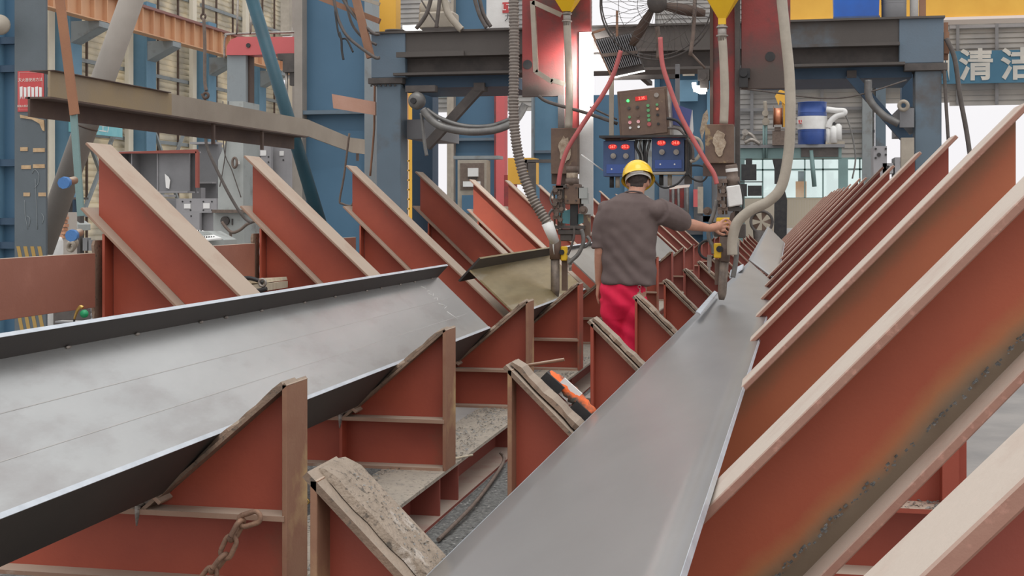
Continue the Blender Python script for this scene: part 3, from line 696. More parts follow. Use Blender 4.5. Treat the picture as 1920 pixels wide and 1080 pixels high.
# orange cloth packet lying on the second right support
oc = thing('orange_packet', 'orange cloth bundle with grey wrapper stuck behind the second right support', 'bundle', tuple(at(1075, 740, y=5.56)))
rings = []; rnd = random.Random(8)
p0, p1 = at(1028, 700, y=5.62), at(1112, 776, y=5.62); n = 14
for i in range(n+1):
    c = p0.lerp(p1, i/n); e = .034*(.55+.45*math.sin(PI*(i+.4)/(n+.8)))
    rings.append([c+V(.7,0,.7)*math.cos(q*PI/4)*e*rnd.uniform(.75,1.2)+V(0,1,0)*math.sin(q*PI/4)*.06*rnd.uniform(.8,1.1) for q in range(8)])
obj('cloth', MB().loft(rings), M['orangecloth'], oc)
c = p0.lerp(p1, .52)+V(-.01,-.035,.018)
obj('wrapper', MB().obox(c, (p1-p0).normalized()*.05, V(.7,0,.7).normalized()*.034, V(0,.006,0)), M['paper'], oc)
c = p0.lerp(p1, .2)+V(-.01,-.03,.0)
obj('dark_patch', MB().obox(c, (p1-p0).normalized()*.05, V(.7,0,.7).normalized()*.02, V(0,.034,0)).obox(p0.lerp(p1,.85)+V(-.008,-.03,-.01), (p1-p0).normalized()*.05, V(.7,0,.7).normalized()*.02, V(0,.034,0)), M['black'], oc)

# ---------------------------------------------------------------- chain
ch = thing('chain', 'rusty chain hanging from the nearest left support end', 'chain', tuple(at(440, 970, y=4.55)))
cp = [at(x, yy, y=4.60) for x, yy in ((484,968),(462,966),(447,985),(432,1018),(421,1042),(403,1066),(384,1090),(366,1116),(350,1145))]
# resample
pts = [cp[0]]; 
LNK = .070
seg = []
for i in range(len(cp)-1):
    for k in range(20): seg.append(cp[i].lerp(cp[i+1], k/20))
last = seg[0]; nodes = [last]
for p in seg:
    if (p-last).length >= LNK: nodes.append(p); last = p
for i in range(len(nodes)-1):
    a, b_ = nodes[i], nodes[i+1]; ax = (b_-a).normalized(); c = (a+b_)/2; rr = .0100
    side = ax.cross(V(0,1,0)).normalized() if i % 2 == 0 else V(.25,1,0)
    side = (side-ax*side.dot(ax)).normalized()
    hl, hw = .026, .0215; loop = []
    for q in range(9): an = -PI/2+PI*q/8; loop.append(c+ax*(hl-.004)+ax*math.cos(an)*hw+side*math.sin(an)*hw)
    for q in range(9): an = PI/2+PI*q/8; loop.append(c-ax*(hl-.004)+ax*math.cos(an)*hw+side*math.sin(an)*hw)
    loop.append(loop[0])
    obj('link', MB().tube(loop, rr, 8, 0, caps=False), M['chain'], ch)
# ================================================================ pixel-sized box helpers
def pb(b, x0, y0, x1, y1, y, dep=.05):
    a = at(x0, y0, y=y); c = at(x1, y1, y=y); zt = (a.z+at(x1, y0, y=y).z)/2; zb = (c.z+at(x0, y1, y=y).z)/2
    return b.box(a.x, c.x, y, y+dep, zb, zt)
def quad(b, pts, y, dep=.02):
    return b.prism([at(px, py, y=y) for px, py in pts], (0, dep, 0))
def tp(b, pts, y, r, n=8, sm=6):
    P = []
    for p in pts: P.append(at(p[0], p[1], y=(p[2] if len(p) > 2 else y)))
    return b.tube(P, r, n, sm)
def pc(b, px, py, y, rpx, dep=.02, n=16):      # disc facing the camera side (-y)
    c = at(px, py, y=y); r = rpx*y/FPX
    return b.cyl(c, c+V(0, dep, 0), r, n=n)

# ================================================================ welding gantry
GY = 13.0
gt = thing('welding_gantry', 'sooty blue-grey portal gantry spanning both rows of supports', 'gantry', (-1.3, GY, FZ))
xl0, xl1 = at(705,395,y=GY).x, at(750,395,y=GY).x; xr0, xr1 = at(1716,395,y=GY).x, at(1766,395,y=GY).x
obj('leg', MB().box(xl0, xl1, GY+.02, GY+.27, FZ, 2.70), M['bluegrey'], gt, bevel=.006)
obj('leg', MB().box(xr0, xr1, GY+.02, GY+.27, FZ, 2.72), M['bluegrey'], gt, bevel=.006)
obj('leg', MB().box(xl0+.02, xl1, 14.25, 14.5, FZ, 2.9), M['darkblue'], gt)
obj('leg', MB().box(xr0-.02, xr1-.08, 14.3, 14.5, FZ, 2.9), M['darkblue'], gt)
bx0, bx1 = at(697,100,y=GY).x, at(1769,100,y=GY).x
obj('end_block', MB().box(bx0, bx0+.36, GY-.02, GY+.4, 2.76, 3.21), M['gantryblue'], gt, bevel=.006)
obj('end_block', MB().box(bx1-.40, bx1, GY-.02, GY+.4, 2.79, 3.22), M['gantryblue'], gt, bevel=.006)
obj('top_girder', MB().box(bx0+.36, bx1-.40, GY, GY+.35, 2.98, 3.205), M['gantry'], gt)
obj('top_flange', MB().box(bx0-.01, bx1+.01, GY-.05, GY+.42, 3.205, 3.225), M['gantry'], gt)
obj('ledge', MB().box(bx0+.36, bx1-.40, GY-.10, GY+.4, 2.955, 2.985).box(bx0+.30, bx0+1.0, GY-.14, GY-.1, 2.95, 3.0), M['gantry'], gt)
obj('lower_channel', MB().box(bx0+.33, bx1-.40, GY+.06, GY+.35, 2.80, 2.955), M['sooty'], gt)
obj('lower_flange', MB().box(bx0+.25, bx1-.35, GY-.08, GY+.4, 2.775, 2.80), M['gantry'], gt)
obj('cap_plate', MB().box(xl0-.08, xl1+.03, GY-.02, GY+.32, 2.70, 2.76), M['sooty'], gt, bevel=.004)
obj('cap_plate', MB().box(xr0-.10, xr1+.05, GY-.02, GY+.32, 2.72, 2.79), M['sooty'], gt, bevel=.004)
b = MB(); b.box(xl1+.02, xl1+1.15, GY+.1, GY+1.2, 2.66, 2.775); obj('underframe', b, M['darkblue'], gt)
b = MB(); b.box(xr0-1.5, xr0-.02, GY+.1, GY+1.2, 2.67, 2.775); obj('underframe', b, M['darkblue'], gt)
for p, q, m in (((903,162),(800,275),'sooty'), ((1592,140),(1700,262),'darkblue')):
    obj('brace', MB().bar(at(*p, y=GY+.1), at(*q, y=GY+.1), .09, .09), M[m], gt)
obj('brace_bracket', pb(pb(MB(), 888, 155, 908, 170, GY+.05, .15), 1588, 132, 1606, 146, GY+.05, .15), M['sooty'], gt)
b = MB(); b.box(xl1, xl1+.02+.27, GY+.25, 14.3, 2.15, 2.35); obj('side_beam', b, M['hgrey'], gt)
b = MB(); b.box(xr0-.12, xr0, GY+.25, 14.3, 2.15, 2.4); obj('side_beam', b, M['hgrey'], gt)
b = MB(); 
for i in range(6): b.cyl((xl0-.05+.05*i, GY+.0, 2.69), (xl0-.05+.05*i, GY+.0, 2.675), .012, n=6)
obj('bolt_row', b, M['sooty'], gt)
gb = MB(); pc(gb, 727, 72, GY-.06, 16, .03); 
obj('round_pad', MB().cyl(at(740,60,y=GY+.1), at(740,60,y=GY+.1)+V(0,0,.02), .10, n=20), M['gantry'], gt)
# things on the gantry deck
dz = 3.225
def ondeck(px, y=13.15): p = at(px, 30, y=y); return p.x, y
x, y = ondeck(727, 13.2)
solo('yellow_post', MB().box(at(711,0,y=13.1).x, at(742,0,y=13.1).x, 13.1, 13.28, dz, 4.4), M['yellow'], 'yellow box post standing on the left end of the gantry', 'post', bevel=.005)
x, y = ondeck(1605, 13.2)
def drum(nm, lab, x, y, z, r, h, m, band=None, n=28):
    t = thing(nm, lab, 'drum', (x, y, z))
    prof = [(0,0),(r*.97,0),(r,.01*h),(r,.3*h)]
    for q in (.31,.345,.38): prof += [(r*1.0,q*h),(r*1.025,(q+.012)*h),(r,(q+.024)*h)]
    prof += [(r,.66*h)]
    for q in (.67,.705,.74): prof += [(r*1.0,q*h),(r*1.025,(q+.012)*h),(r,(q+.024)*h)]
    prof += [(r,.985*h),(r*1.03,.99*h),(r*1.03,h),(r*.95,h),(r*.95,.98*h),(0,.98*h)]
    obj('body', MB().lathe(prof, (x,y,z), n=n), m, t)
    if band: obj('label_band', MB().lathe([(r*1.03,.36*h),(r*1.032,.37*h),(r*1.032,.655*h),(r*1.03,.665*h)], (x,y,z), n=n), band, t)
    return t
t = thing('blue_tub', 'bright blue plastic tub standing on the right end of the gantry', 'tub', (x, 13.25, dz))
b = MB(); b.loft([[V(x-.2*k, 13.1-.03*k+.03, z), V(x+.2*k, 13.1-.03*k+.03, z), V(x+.2*k, 13.4, z), V(x-.2*k, 13.4, z)] for k, z in ((1.0,dz),(1.03,dz+.02),(1.06,dz+.25),(1.12,dz+.26),(1.12,dz+.6))]); b.s = [False]*len(b.s)
obj('body', b, M['tarpblue'], t); obj('rim', MB().box(x-.215, x+.215, 13.08, 13.42, dz+.01, dz+.035), M['ctrlblue'], t)
x, y = ondeck(1676, 13.2); drum('wire_canister', 'dark round canister beside the blue tub on the gantry', x, y, dz, .115, .5, M['hgrey'])
x, y = ondeck(1714, 13.2); solo('white_pipe', MB().cyl((x,y,dz),(x,y,4.3),.04), M['white'], 'pale upright pipe on the right end of the gantry', 'pipe')
x, y = ondeck(1730, 13.2); solo('brown_angle', MB().box(x-.03,x+.03,y,y+.04,dz,4.3), M['rustpost'], 'brown upright angle next to the pale pipe on the gantry', 'post')
x, y = ondeck(822, 13.2)
t = thing('gantry_motor', 'grey geared motor on the gantry left of the corrugated hose', 'motor', (x, 13.25, dz))
obj('body', MB().box(x-.2,x+.17,13.15,13.4,dz+.04,dz+.22).cyl((x-.2,13.27,dz+.25),(x+.1,13.27,dz+.25),.1), M['hose'], t, bevel=.02); obj('base', MB().box(x-.15,x+.22,13.12,13.42,dz,dz+.05), M['sooty'], t)
t = thing('welder_sign', 'white sign board with a red square logo, top centre left', 'sign', tuple(at(936, 50, y=13.5)))
obj('board', pb(MB(), 912, -30, 962, 52, 13.45, .03), M['white'], t)
obj('red_square', pb(MB(), 942, 4, 962, 24, 13.44, .006), M['sign'], t)
p = at(950,14,y=13.43); obj('logo_letters', text_mb('LT', .09, p, (1,0,0), (0,0,1), .004), M['paper'], t)
p = at(953,34,y=13.43); obj('lettering', text_mb('力', .085, p, (1,0,0), (0,0,1), .004), M['black'], t)
# hoses & cables over the gantry
def hose(nm, pts, y, r, m, lab, cat='hose', n=8, sm=7, group=None): return solo(nm, tp(MB(), pts, y, r, n, sm), M[m], lab, cat, group)
hose('pale_hose', [(828,-30),(838,20),(858,48),(866,56)], 12.95, .035, 'hose', 'thick pale hose curving down onto the gantry behind the motor')
hose('dark_cable', [(812,-20),(800,25),(780,54)], 12.93, .022, 'cable', 'dark cable leaning left on the gantry top', 'cable')
hose('dark_cable', [(826,-20),(822,20),(818,52)], 12.92, .02, 'cable', 'dark cable hanging straight down beside the pale hose', 'cable')
hose('dark_cable', [(790,0),(805,25),(822,50)], 12.94, .008, 'cable', 'thin wire crossing in front of the grey motor', 'cable')
hose('dark_cable', [(885,-20),(898,25),(912,52)], 12.93, .02, 'cable', 'dark cable left of the white sign board', 'cable')
hose('dark_cable', [(895,-20),(906,25),(920,50)], 12.97, .02, 'cable', 'second dark cable just left of the white sign board', 'cable')
hose('festoon_cable', [(1774,72),(1790,110),(1800,180),(1812,245),(1820,300)], 13.0, .022, 'cable', 'thick dark cable hanging outside the right gantry leg', 'cable')
hose('festoon_cable', [(1770,118),(1773,180),(1778,262)], 13.0, .016, 'cable', 'thin dark cable hanging close to the right gantry leg', 'cable')
solo('cable_clamp', pb(pb(MB(), 1768,42,1778,112,13.1,.06), 1770,60,1780,100,13.05,.05), M['rustpost'], 'rusty cable clamp on the outer right end of the gantry', 'clamp')
hose('slack_wire', [(1380,165),(1440,172),(1540,184),(1610,178),(1700,150)], 12.9, .008, 'cable', 'thin slack wire sagging under the right half of the gantry', 'wire')
# left gantry hose reel and bundles
t = thing('hose_reel', 'grey plastic-wrapped reel hanging under the left end of the gantry', 'reel', tuple(at(790,200,y=12.9)))
c = at(788,190,y=12.85); obj('drum', MB().lathe([(0,0),(.05,0),(.08,.02),(.09,.06),(.08,.1),(.05,.12),(0,.12)], c-V(.05,.06,0), (.3,1,.1), 20), M['greyhose'], t)
obj('hub', MB().cyl(c-V(.05,.09,0), c-V(.05,.05,0), .03), M['black'], t); obj('bracket', pb(MB(), 760,160,815,172,12.85,.12), M['sooty'], t)
hose('hose_bundle', [(793,205),(806,222),(830,238),(880,247),(930,243),(966,226),(985,195)], 12.7, .038, 'greyhose', 'shiny grey hose bundle sagging from the reel to the left mast')
hose('hose_bundle', [(800,205),(826,222),(870,236),(920,236),(960,222)], 12.8, .022, 'greyhose', 'thinner grey hose sagging above the shiny bundle')
hose('hose_bundle', [(1628,150),(1630,185),(1655,215),(1685,232)], 12.9, .035, 'greyhose', 'grey hose loop hanging from the right brace of the gantry')
hose('plastic_hose', [(790,212),(794,250),(797,275),(800,292)], 12.75, .018, 'greyhose', 'grey hose dropping beside the left rear gantry leg')
t = thing('small_pulley', 'dull pulley block beside the right rear gantry leg', 'pulley', tuple(at(1693,200,y=12.9)))
c = at(1694,198,y=12.9); obj('wheel', MB().torus(c, (.3,1,.2), .04, .018, 18, 8), M['hose'], t); obj('block', MB().box(c.x-.03,c.x+.1,12.95,13.0,c.z-.2,c.z-.02), M['hgrey'], t)

# ================================================================ welding heads on masts
MYL, MYR = 12.55, 11.2
def mast(side):
    L = side == 'left'; y = MYL if L else MYR
    t = thing('welding_mast', 'red mast plate with bracket and guide rail, left of the floodlight' if L else 'red mast plate with round hole, right of the fan', 'mast', tuple(at(1030 if L else 1400, 420, y=y)))
    if L:
        obj('side_plate', pb(MB(), 979, -60, 1058, 181, y, .05), M['mastl'], t, bevel=.003)
        obj('front_channel', pb(MB(), 1056, -60, 1106, 250, y+.02, .10), M['mastred'], t)
        obj('guide_rail', pb(MB(), 1046, 178, 1058, 425, y-.02, .06), M['sooty'], t)
        obj('floodlit_white_rail', pb(MB(), 1086, 60, 1112, 405, y+.0, .02), M['white'], t)  # post edge painted white to stand for the floodlight's glare on it
        b = MB(); pc(b, 989, 121, y-.006, 9, .012, 20); obj('hole', b, M['black'], t)
        b = MB()
        for p, q in (((999,2),(1005,136)), ((1005,134),(1036,154)), ((1034,150),(1060,158)), ((999,4),(1052,28))): b.bar(at(*p, y=y-.12), at(*q, y=y-.12), .045, .05, (0,1,0))
        obj('bracket', b, M['hose'], t)
    else:
        obj('side_plate', pb(MB(), 1390, -60, 1482, 166, y, .05), M['mastl'], t, bevel=.003)
        obj('front_channel', pb(MB(), 1336, -60, 1377, 236, y+.02, .10), M['mastred'], t)
        obj('guide_rail', pb(MB(), 1378, -60, 1387, 432, y-.02, .10), M['sooty'], t)
        obj('guide_rail', pb(MB(), 1331, -60, 1337, 240, y-.0, .08), M['darkbrown'], t)
        b = MB(); pc(b, 1444, 106, y-.006, 9, .012, 20); obj('hole', b, M['black'], t)
        b = pb(pb(MB(), 1386,128,1406,146,y-.08,.08), 1386,146,1402,163,y-.1,.1); pc(b,1394,137,y-.11,7,.05); obj('drive_motor', b, M['black'], t)
        b = pb(pb(MB(), 1308,130,1330,150,y-.02,.08), 1312,150,1328,165,y-.02,.1); pc(b,1318,142,y-.05,7,.05); obj('drive_motor', b, M['sooty'], t)
    # plaster covered plate box
    q = (1033,240,1083,326) if L else (1322,233,1376,306)
    obj('plate_box', pb(MB(), *q, y-.14, .12), M['brown'], t, bevel=.004)
    cx = (q[0]+q[2])/2; rnd = random.Random(5 if L else 6)
    ring = [(cx+(11+rnd.uniform(-3,3))*math.cos(a*PI/9), (q[1]+q[3])/2-2+(24+rnd.uniform(-4,4))*math.sin(a*PI/9)) for a in range(18)]
    obj('plaster_patch', quad(MB(), ring, y-.155, .016), M['putty'], t)
    if not L: obj('lower_plate', pb(MB(), 1318, 306, 1380, 330, y-.1, .1), M['darkbrown'], t)
    else: obj('lower_plate', pb(MB(), 1034, 326, 1062, 345, y-.1, .1), M['darkbrown'], t)
    # flux hopper
    f = thing('flux_funnel', 'yellow flux funnel with hose on the left mast' if L else 'yellow flux funnel with hose on the right mast', 'funnel', tuple(at(1063 if L else 1353, 30, y=y-.25)))
    cx, yb, k = (1063, 22, 1) if L else (1354, 35, 1); yy = y-.25; sc = yy/FPX
    c = at(cx, yb, y=yy)
    w0 = (8 if L else 7)*sc
    r4 = lambda r, z: [c+V(-r,-r,z), c+V(r,-r,z), c+V(r,r,z), c+V(-r,r,z)]
    rings = [r4(w0,-.05 if not L else 0), r4(w0, 0), r4(w0+.12, .21), r4(w0+.12, .32)]
    b = MB().loft(rings); b.s = [False]*len(b.s); obj('hopper', b, M['yellowb'], f)
    zb = c.z-(.05 if not L else 0)
    obj('clamp', MB().torus(c+V(0,0,zb-c.z-.02), (0,0,1), .04, .008, 16, 6).torus(c+V(0,0,zb-c.z-.09), (0,0,1), .042, .008, 16, 6).cyl(c+V(0,0,zb-c.z), c+V(0,0,zb-c.z-.13), .036), M['metal'], f)
    end = at(cx+3 if L else 1357, 240 if L else 232, y=yy)
    obj('flux_hose', MB().tube([c+V(0,0,zb-c.z-.1), c.lerp(end,.35)+V(.006,0,0), c.lerp(end,.7)+V(.012,0,0), end], .036, 10, 6), M['hose'], f)
mast('left'); mast('right')

def head_left():
    y = 12.25
    t = thing('torch_carriage', 'sooty left welding head with torch tube over the far girder', 'welding head', tuple(at(1055, 545, y=y)))
    sc = y/FPX
    c0, c1 = at(1073,312,y=y), at(1073,347,y=y)
    mo = obj('motor', MB().lathe([(0,0),(12*sc,0),(12*sc,-.05),(10.5*sc,-.055),(10.5*sc,-.11),(13*sc,-.115),(13*sc,-.175),(0,-.175)], c0, n=20), M['headbrown'], t, label='round drive motor')
    obj('motor_band', MB().lathe([(10.7*sc,-.06),(10.9*sc,-.062),(10.9*sc,-.105),(10.7*sc,-.107)], c0, n=20), M['putty'], mo)
    b = pb(MB(), 1058,345,1087,383,y-.06,.13); obj('gear_block', b, M['brown'], t, bevel=.006)
    b = MB()
    for px,py in ((1064,352),(1080,352),(1064,376),(1080,376)): pc(b, px, py, y-.07, 1.6, .02, 8)
    obj('bolt', b, M['sooty'], t)
    obj('slide_post', pb(MB(), 1069,383,1082,430,y-.02,.07), M['black'], t)
    obj('slide_post', pb(MB(), 1086,350,1093,400,y,.05), M['sooty'], t)
    b = MB()
    for px in (1039, 1046, 1052): tp(b, [(px,350),(px+1,430)], y-.05, .009, 8, 0)
    for py, w in ((352,20),(362,14),(376,18),(388,12),(396,18),(408,14)): pb(b, 1036, py-4, 1036+w, py+3, y-.08, .08)
    for px, py in ((1041,357),(1049,370),(1040,383),(1052,392),(1043,402),(1050,412)): pc(b, px, py, y-.11, 4.2, .05, 10)
    obj('slide_linkage', b, M['headbrown'], t)
    obj('cross_arm', pb(pb(MB(), 1042,346,1062,352,y-.08,.06), 1040,423,1096,429,y-.06,.08), M['sooty'], t)
    b = MB(); pc(b, 1093, 394, y-.08, 8, .05, 16); pc(b, 1093, 394, y-.1, 4, .02, 10); obj('hand_wheel', b, M['headbrown'], t)
    obj('guard_plate', pb(MB(), 1094,402,1106,443,y-.02,.06), M['brown'], t)
    obj('junction_box', pb(pb(MB(), 1084,352,1101,372,y-.06,.06), 1090,362,1103,382,y-.05,.05), M['machgrey'], t)
    b = pb(MB(), 1046,430,1090,440,y-.05,.1); pb(b, 1050,440,1072,452,y-.04,.08); obj('torch_clamp', b, M['sooty'], t, bevel=.006)
    obj('clear_sheet', quad(quad(MB(), [(1048,398),(1070,392),(1068,420),(1050,418)], y+.06, .006), [(1080,400),(1097,402),(1094,418),(1080,422)], y+.05, .006), M['cyan'], t, label='crumpled pale plastic sheet')
    b = MB(); c = at(1041,450,y=y-.05); e = at(1041,486,y=y-.05); b.tube([c, e], [11.5*sc, 10.5*sc], 16); obj('torch_body', b, M['brown'], t)
    b = MB(); c = at(1041,486,y=y-.05); e = at(1041,556,y=y-.05); b.tube([c, c.lerp(e,.8), e], [8.5*sc, 8.5*sc, 7*sc], 16); obj('torch_tube', b, M['torch'], t)
    obj('drip_mark', MB().tube([at(1037,448,y=y-.12), at(1037.5,465,y=y-.115), at(1039,477,y=y-.115)], [.012,.006,.003], 6), M['white'], t)
    obj('side_tube', pb(MB(), 1053,486,1063,545,y-.02,.05), M['brown'], t)
    b = pb(MB(), 1051,462,1063,489,y-.07,.06); fv = obj('flux_valve', b, M['yellowb'], t, bevel=.008, label='small yellow valve body')
    b = MB(); pc(b, 1053, 473, y-.085, 5, .02, 14); obj('valve_port', b, M['black'], fv)
    b = MB(); tp(b, [(1076,425),(1076,445),(1068,470),(1064,478)], y-.1, .011); obj('cable', b, M['cable'], t)
    b = MB(); tp(b, [(1090,430),(1094,452),(1085,475),(1072,488),(1066,494)], y-.1, .019); obj('wire_conduit', b, M['greyhose'], t)
    b = MB(); tp(b, [(1100,443),(1106,452),(1098,462),(1090,463)], y-.08, .015); obj('elbow', b, M['greyhose'], t)
    b = pb(pb(MB(), 1064,484,1072,496,y-.08,.05), 1066,496,1071,508,y-.06,.03); pc(b,1068,499,y-.1,3.5,.03,8); obj('contact_tip', b, M['metal'], t)
    b = MB(); tp(b, [(1039,352),(1034,362),(1032,375),(1036,385)], y-.09, .008); tp(b, [(1036,392),(1029,402),(1030,408)], y-.09, .012); obj('small_hose', b, M['greyhose'], t)
def head_right():
    y = 10.85; sc = y/FPX
    t = thing('torch_carriage', 'right welding head under the worker\'s outstretched hand', 'welding head', tuple(at(1355, 545, y=y)))
    c0 = at(1371,309,y=y)
    mo = obj('motor', MB().lathe([(0,0),(10*sc,0),(11*sc,-.01),(11*sc,-.06),(10.5*sc,-.065),(10.5*sc,-.10),(12.5*sc,-.105),(12.5*sc,-.165),(0,-.165)], c0, (-.10,0,1), n=20), M['headbrown'], t, label='grey drive motor')
    obj('motor_band', MB().lathe([(11.2*sc,-.03),(11.3*sc,-.032),(11.3*sc,-.055),(11.2*sc,-.057)], c0, (-.10,0,1), n=20), M['white'], mo)
    obj('white_cover', quad(MB(), [(1361,350),(1387,346),(1392,384),(1366,389)], y-.09, .13), M['white'], t, bevel=.008)
    b = MB()
    for px in (1346, 1353, 1359): tp(b, [(px,335),(px+3,402)], y-.05, .009, 8, 0)
    for py, w in ((340,18),(352,14),(366,18),(380,14),(392,20)): pb(b, 1345, py-4, 1345+w, py+3, y-.08, .08)
    for px, py in ((1349,346),(1356,358),(1348,372),(1357,386),(1350,398)): pc(b, px, py, y-.11, 4.4, .05, 10)
    obj('slide_linkage', b, M['headbrown'], t)
    b = pb(MB(), 1374,386,1386,440,y+.0,.06); pb(b, 1366,388,1390,396,y-.06,.1); obj('slide_post', b, M['sooty'], t)
    obj('bracket', quad(MB(), [(1370,400),(1378,396),(1374,425),(1364,428)], y-.1, .03), M['darkbrown'], t)
    obj('wire_guide', pb(MB(), 1343,408,1369,424,y-.10,.07), M['yellowb'], t, bevel=.006, label='yellow-orange wire guide under the hand')
    obj('base_block', pb(pb(MB(), 1338,424,1378,444,y-.04,.1), 1380,420,1398,446,y,.08), M['sooty'], t, bevel=.006)
    b = MB(); b.tube([at(1361,444,y=y-.06), at(1358,490,y=y-.06)], [11*sc, 10*sc], 16); obj('torch_body', b, M['headbrown'], t)
    b = MB(); c, e = at(1358,488,y=y-.06), at(1353,562,y=y-.06); b.tube([c, c.lerp(e,.85), e], [8.5*sc, 8*sc, 5*sc], 16); obj('torch_tube', b, M['torch'], t)
    obj('side_tube', pb(MB(), 1340,486,1350,534,y-.03,.05), M['brown'], t)
    fv = obj('flux_valve', pb(MB(), 1338,456,1353,484,y-.1,.06), M['yellowb'], t, bevel=.008, label='small yellow valve body')
    b = MB(); pc(b, 1349, 467, y-.115, 6, .02, 14); obj('valve_port', b, M['black'], fv)
    b = MB(); tp(b, [(1344,375),(1338,400),(1330,425),(1329,445),(1336,462),(1338,476)], y-.08, .017); obj('wire_conduit', b, M['greyhose'], t)
    b = MB(); c = at(1327,468,y=y+.1); b.torus(c, (.2,1,0), 17*sc, .011, 22, 6, .8, 5.6); obj('cable_loop', b, M['black'], t)
    b = MB(); pc(b, 1326, 396, y+.02, 8, .06, 16); pc(b, 1326, 396, y, 4, .03, 10); obj('hand_wheel', b, M['headbrown'], t)
    b = pb(pb(MB(), 1326,478,1334,500,y-.02,.03), 1328,500,1332,512,y-.02,.02); obj('contact_tip', b, M['metal'], t)
    b = MB(); tp(b, [(1384,340),(1392,360),(1393,385),(1388,405)], y-.06, .006); obj('cable', b, M['black'], t)
head_left(); head_right()

# corrugated hose and smooth hoses
P = [at(x_, y_, y=12.0) for x_, y_ in ((963,-40),(963,0),(964,60),(964,120),(963,180),(964,230),(970,280),(982,330),(998,370),(1014,398),(1028,420))]
fine = []
for i in range(len(P)-1):
    a_, b__, c__, d__ = P[max(i-1,0)], P[i], P[i+1], P[min(i+2,len(P)-1)]
    for k in range(36):
        q = k/36; fine.append(0.5*((2*b__)+(c__-a_)*q+(2*a_-5*b__+4*c__-d__)*q*q+(3*b__-a_-3*c__+d__)*q**3))
acc = 0; R_ = []; lastp = fine[0]
for p in fine:
    acc += (p-lastp).length; lastp = p
    R_.append(.0455+.0065*math.sin(acc/.030*2*PI))
t = thing('corrugated_hose', 'long corrugated grey hose hanging down to the left welding head', 'hose', tuple(at(1035, 450, y=12.0)))
obj('tube', MB().tube(fine, R_, 14), M['corr'], t)
obj('white_cuff', MB().tube([at(1026,418,y=12.0), at(1033,436,y=12.0), at(1040,453,y=12.05)], [.055,.05,.044], 12), M['white'], t, label='white tape cuff at the lower end')
hose('smooth_hose', [(1464,-40),(1466,0),(1472,60),(1480,140),(1482,220),(1478,290),(1465,350),(1440,378),(1408,394),(1384,415),(1376,436),(1373,455),(1373,478)], 10.62, .041, 'hose', 'thick beige hose curving from the top right down to the right welding head', n=14)
hose('smooth_hose', [(1378,450),(1381,470),(1379,495),(1374,520)], 10.72, .02, 'greyhose', 'short grey hose beside the right torch tube')
hose('red_hose', [(1164,95),(1150,140),(1130,178),(1108,210),(1085,245),(1064,280),(1052,315),(1047,348)], 11.9, .021, 'redhose', 'red hose running down left from the floodlight to the left head')
hose('red_hose', [(1238,70),(1242,120),(1256,165),(1275,215),(1300,262),(1322,300),(1338,325),(1344,345)], 10.7, .019, 'redhose', 'red hose running down right from the fan to the right head')
hose('brown_hose', [(1010,180),(1030,192),(1100,212),(1158,232)], 12.3, .016, 'cable', 'brown cable running from the left mast to the control box', 'cable')
hose('brown_hose', [(1106,200),(1130,212),(1157,224)], 12.35, .009, 'cable', 'thin dark cable entering the left side of the control box', 'cable')

# ---- fan
fy = 11.95; t = thing('fan', 'large round wall fan in a wire guard at the top centre', 'fan', tuple(at(1232, 120, y=fy)))
c = at(1232, 6, y=fy); Rf = 106*fy/FPX; nrm = V(.12, -1, -.30).normalized()
u = nrm.cross(V(0,0,1)).normalized(); w_ = u.cross(nrm)
b = MB(); b.torus(c+nrm*.02, nrm, Rf, .008, 56, 6); b.torus(c-nrm*.12, nrm, Rf*.98, .006, 56, 6); obj('guard_ring', b, M['sooty'], t)
b = MB()
for k in range(40):
    a = 2*PI*k/40; dr = u*math.cos(a)+w_*math.sin(a); tw = u*math.cos(a+.25)+w_*math.sin(a+.25)
    b.tube([c+nrm*.10+dr*.08, c+nrm*.10+dr*Rf*.5, c+nrm*.07+tw*Rf*.85, c+nrm*.02+tw*Rf], .0019, 4, 3, caps=False)
for q in (.35,.68): b.torus(c+nrm*.10, nrm, Rf*q, .0025, 40, 4)
for k in range(20):
    a = 2*PI*k/20; dr = u*math.cos(a)+w_*math.sin(a); b.tube([c-nrm*.14+dr*.1, c-nrm*.12+dr*Rf*.98], .002, 4, caps=False)
obj('wire_guard', b, M['sooty'], t, kind='stuff')
for k, a in enumerate((PI*1.02, PI*.12, PI*1.62)):
    b = MB(); dr = u*math.cos(a)+w_*math.sin(a); pr = u*-math.sin(a)+w_*math.cos(a); rings = []
    for s_ in range(8):
        q = s_/7; rr = .05+q*(Rf*.86-.05); wd = (.018+.038*math.sin(PI*min(1, q*.75+.15)))*(1 if k != 1 else .8); an = .75-.45*q
        ctr = c+dr*rr+pr*(.02+.05*q); e1 = pr*math.cos(an)*wd+nrm*math.sin(an)*wd; th = nrm*.004
        rings.append([ctr-e1-th, ctr+e1-th, ctr+e1+th, ctr-e1+th])
    b.loft(rings); obj('blade', b, M['darkbrown'], t)
obj('hub', MB().lathe([(0,.08),(.05,.075),(.085,.05),(.09,-.05),(.07,-.22),(0,-.24)], c, nrm, 20), M['sooty'], t)
obj('bracket', MB().tube([at(1294,104,y=fy), at(1300,60,y=fy+.02), at(1303,0,y=fy+.02)], .018, 8, 3).tube([at(1232,50,y=fy+.05), at(1236,84,y=fy+.05), at(1234,110,y=fy+.05)], .022, 8, 3).tube([at(1296,100,y=fy+.05), at(1322,128,y=fy+.05)], .012, 6), M['headbrown'], t)

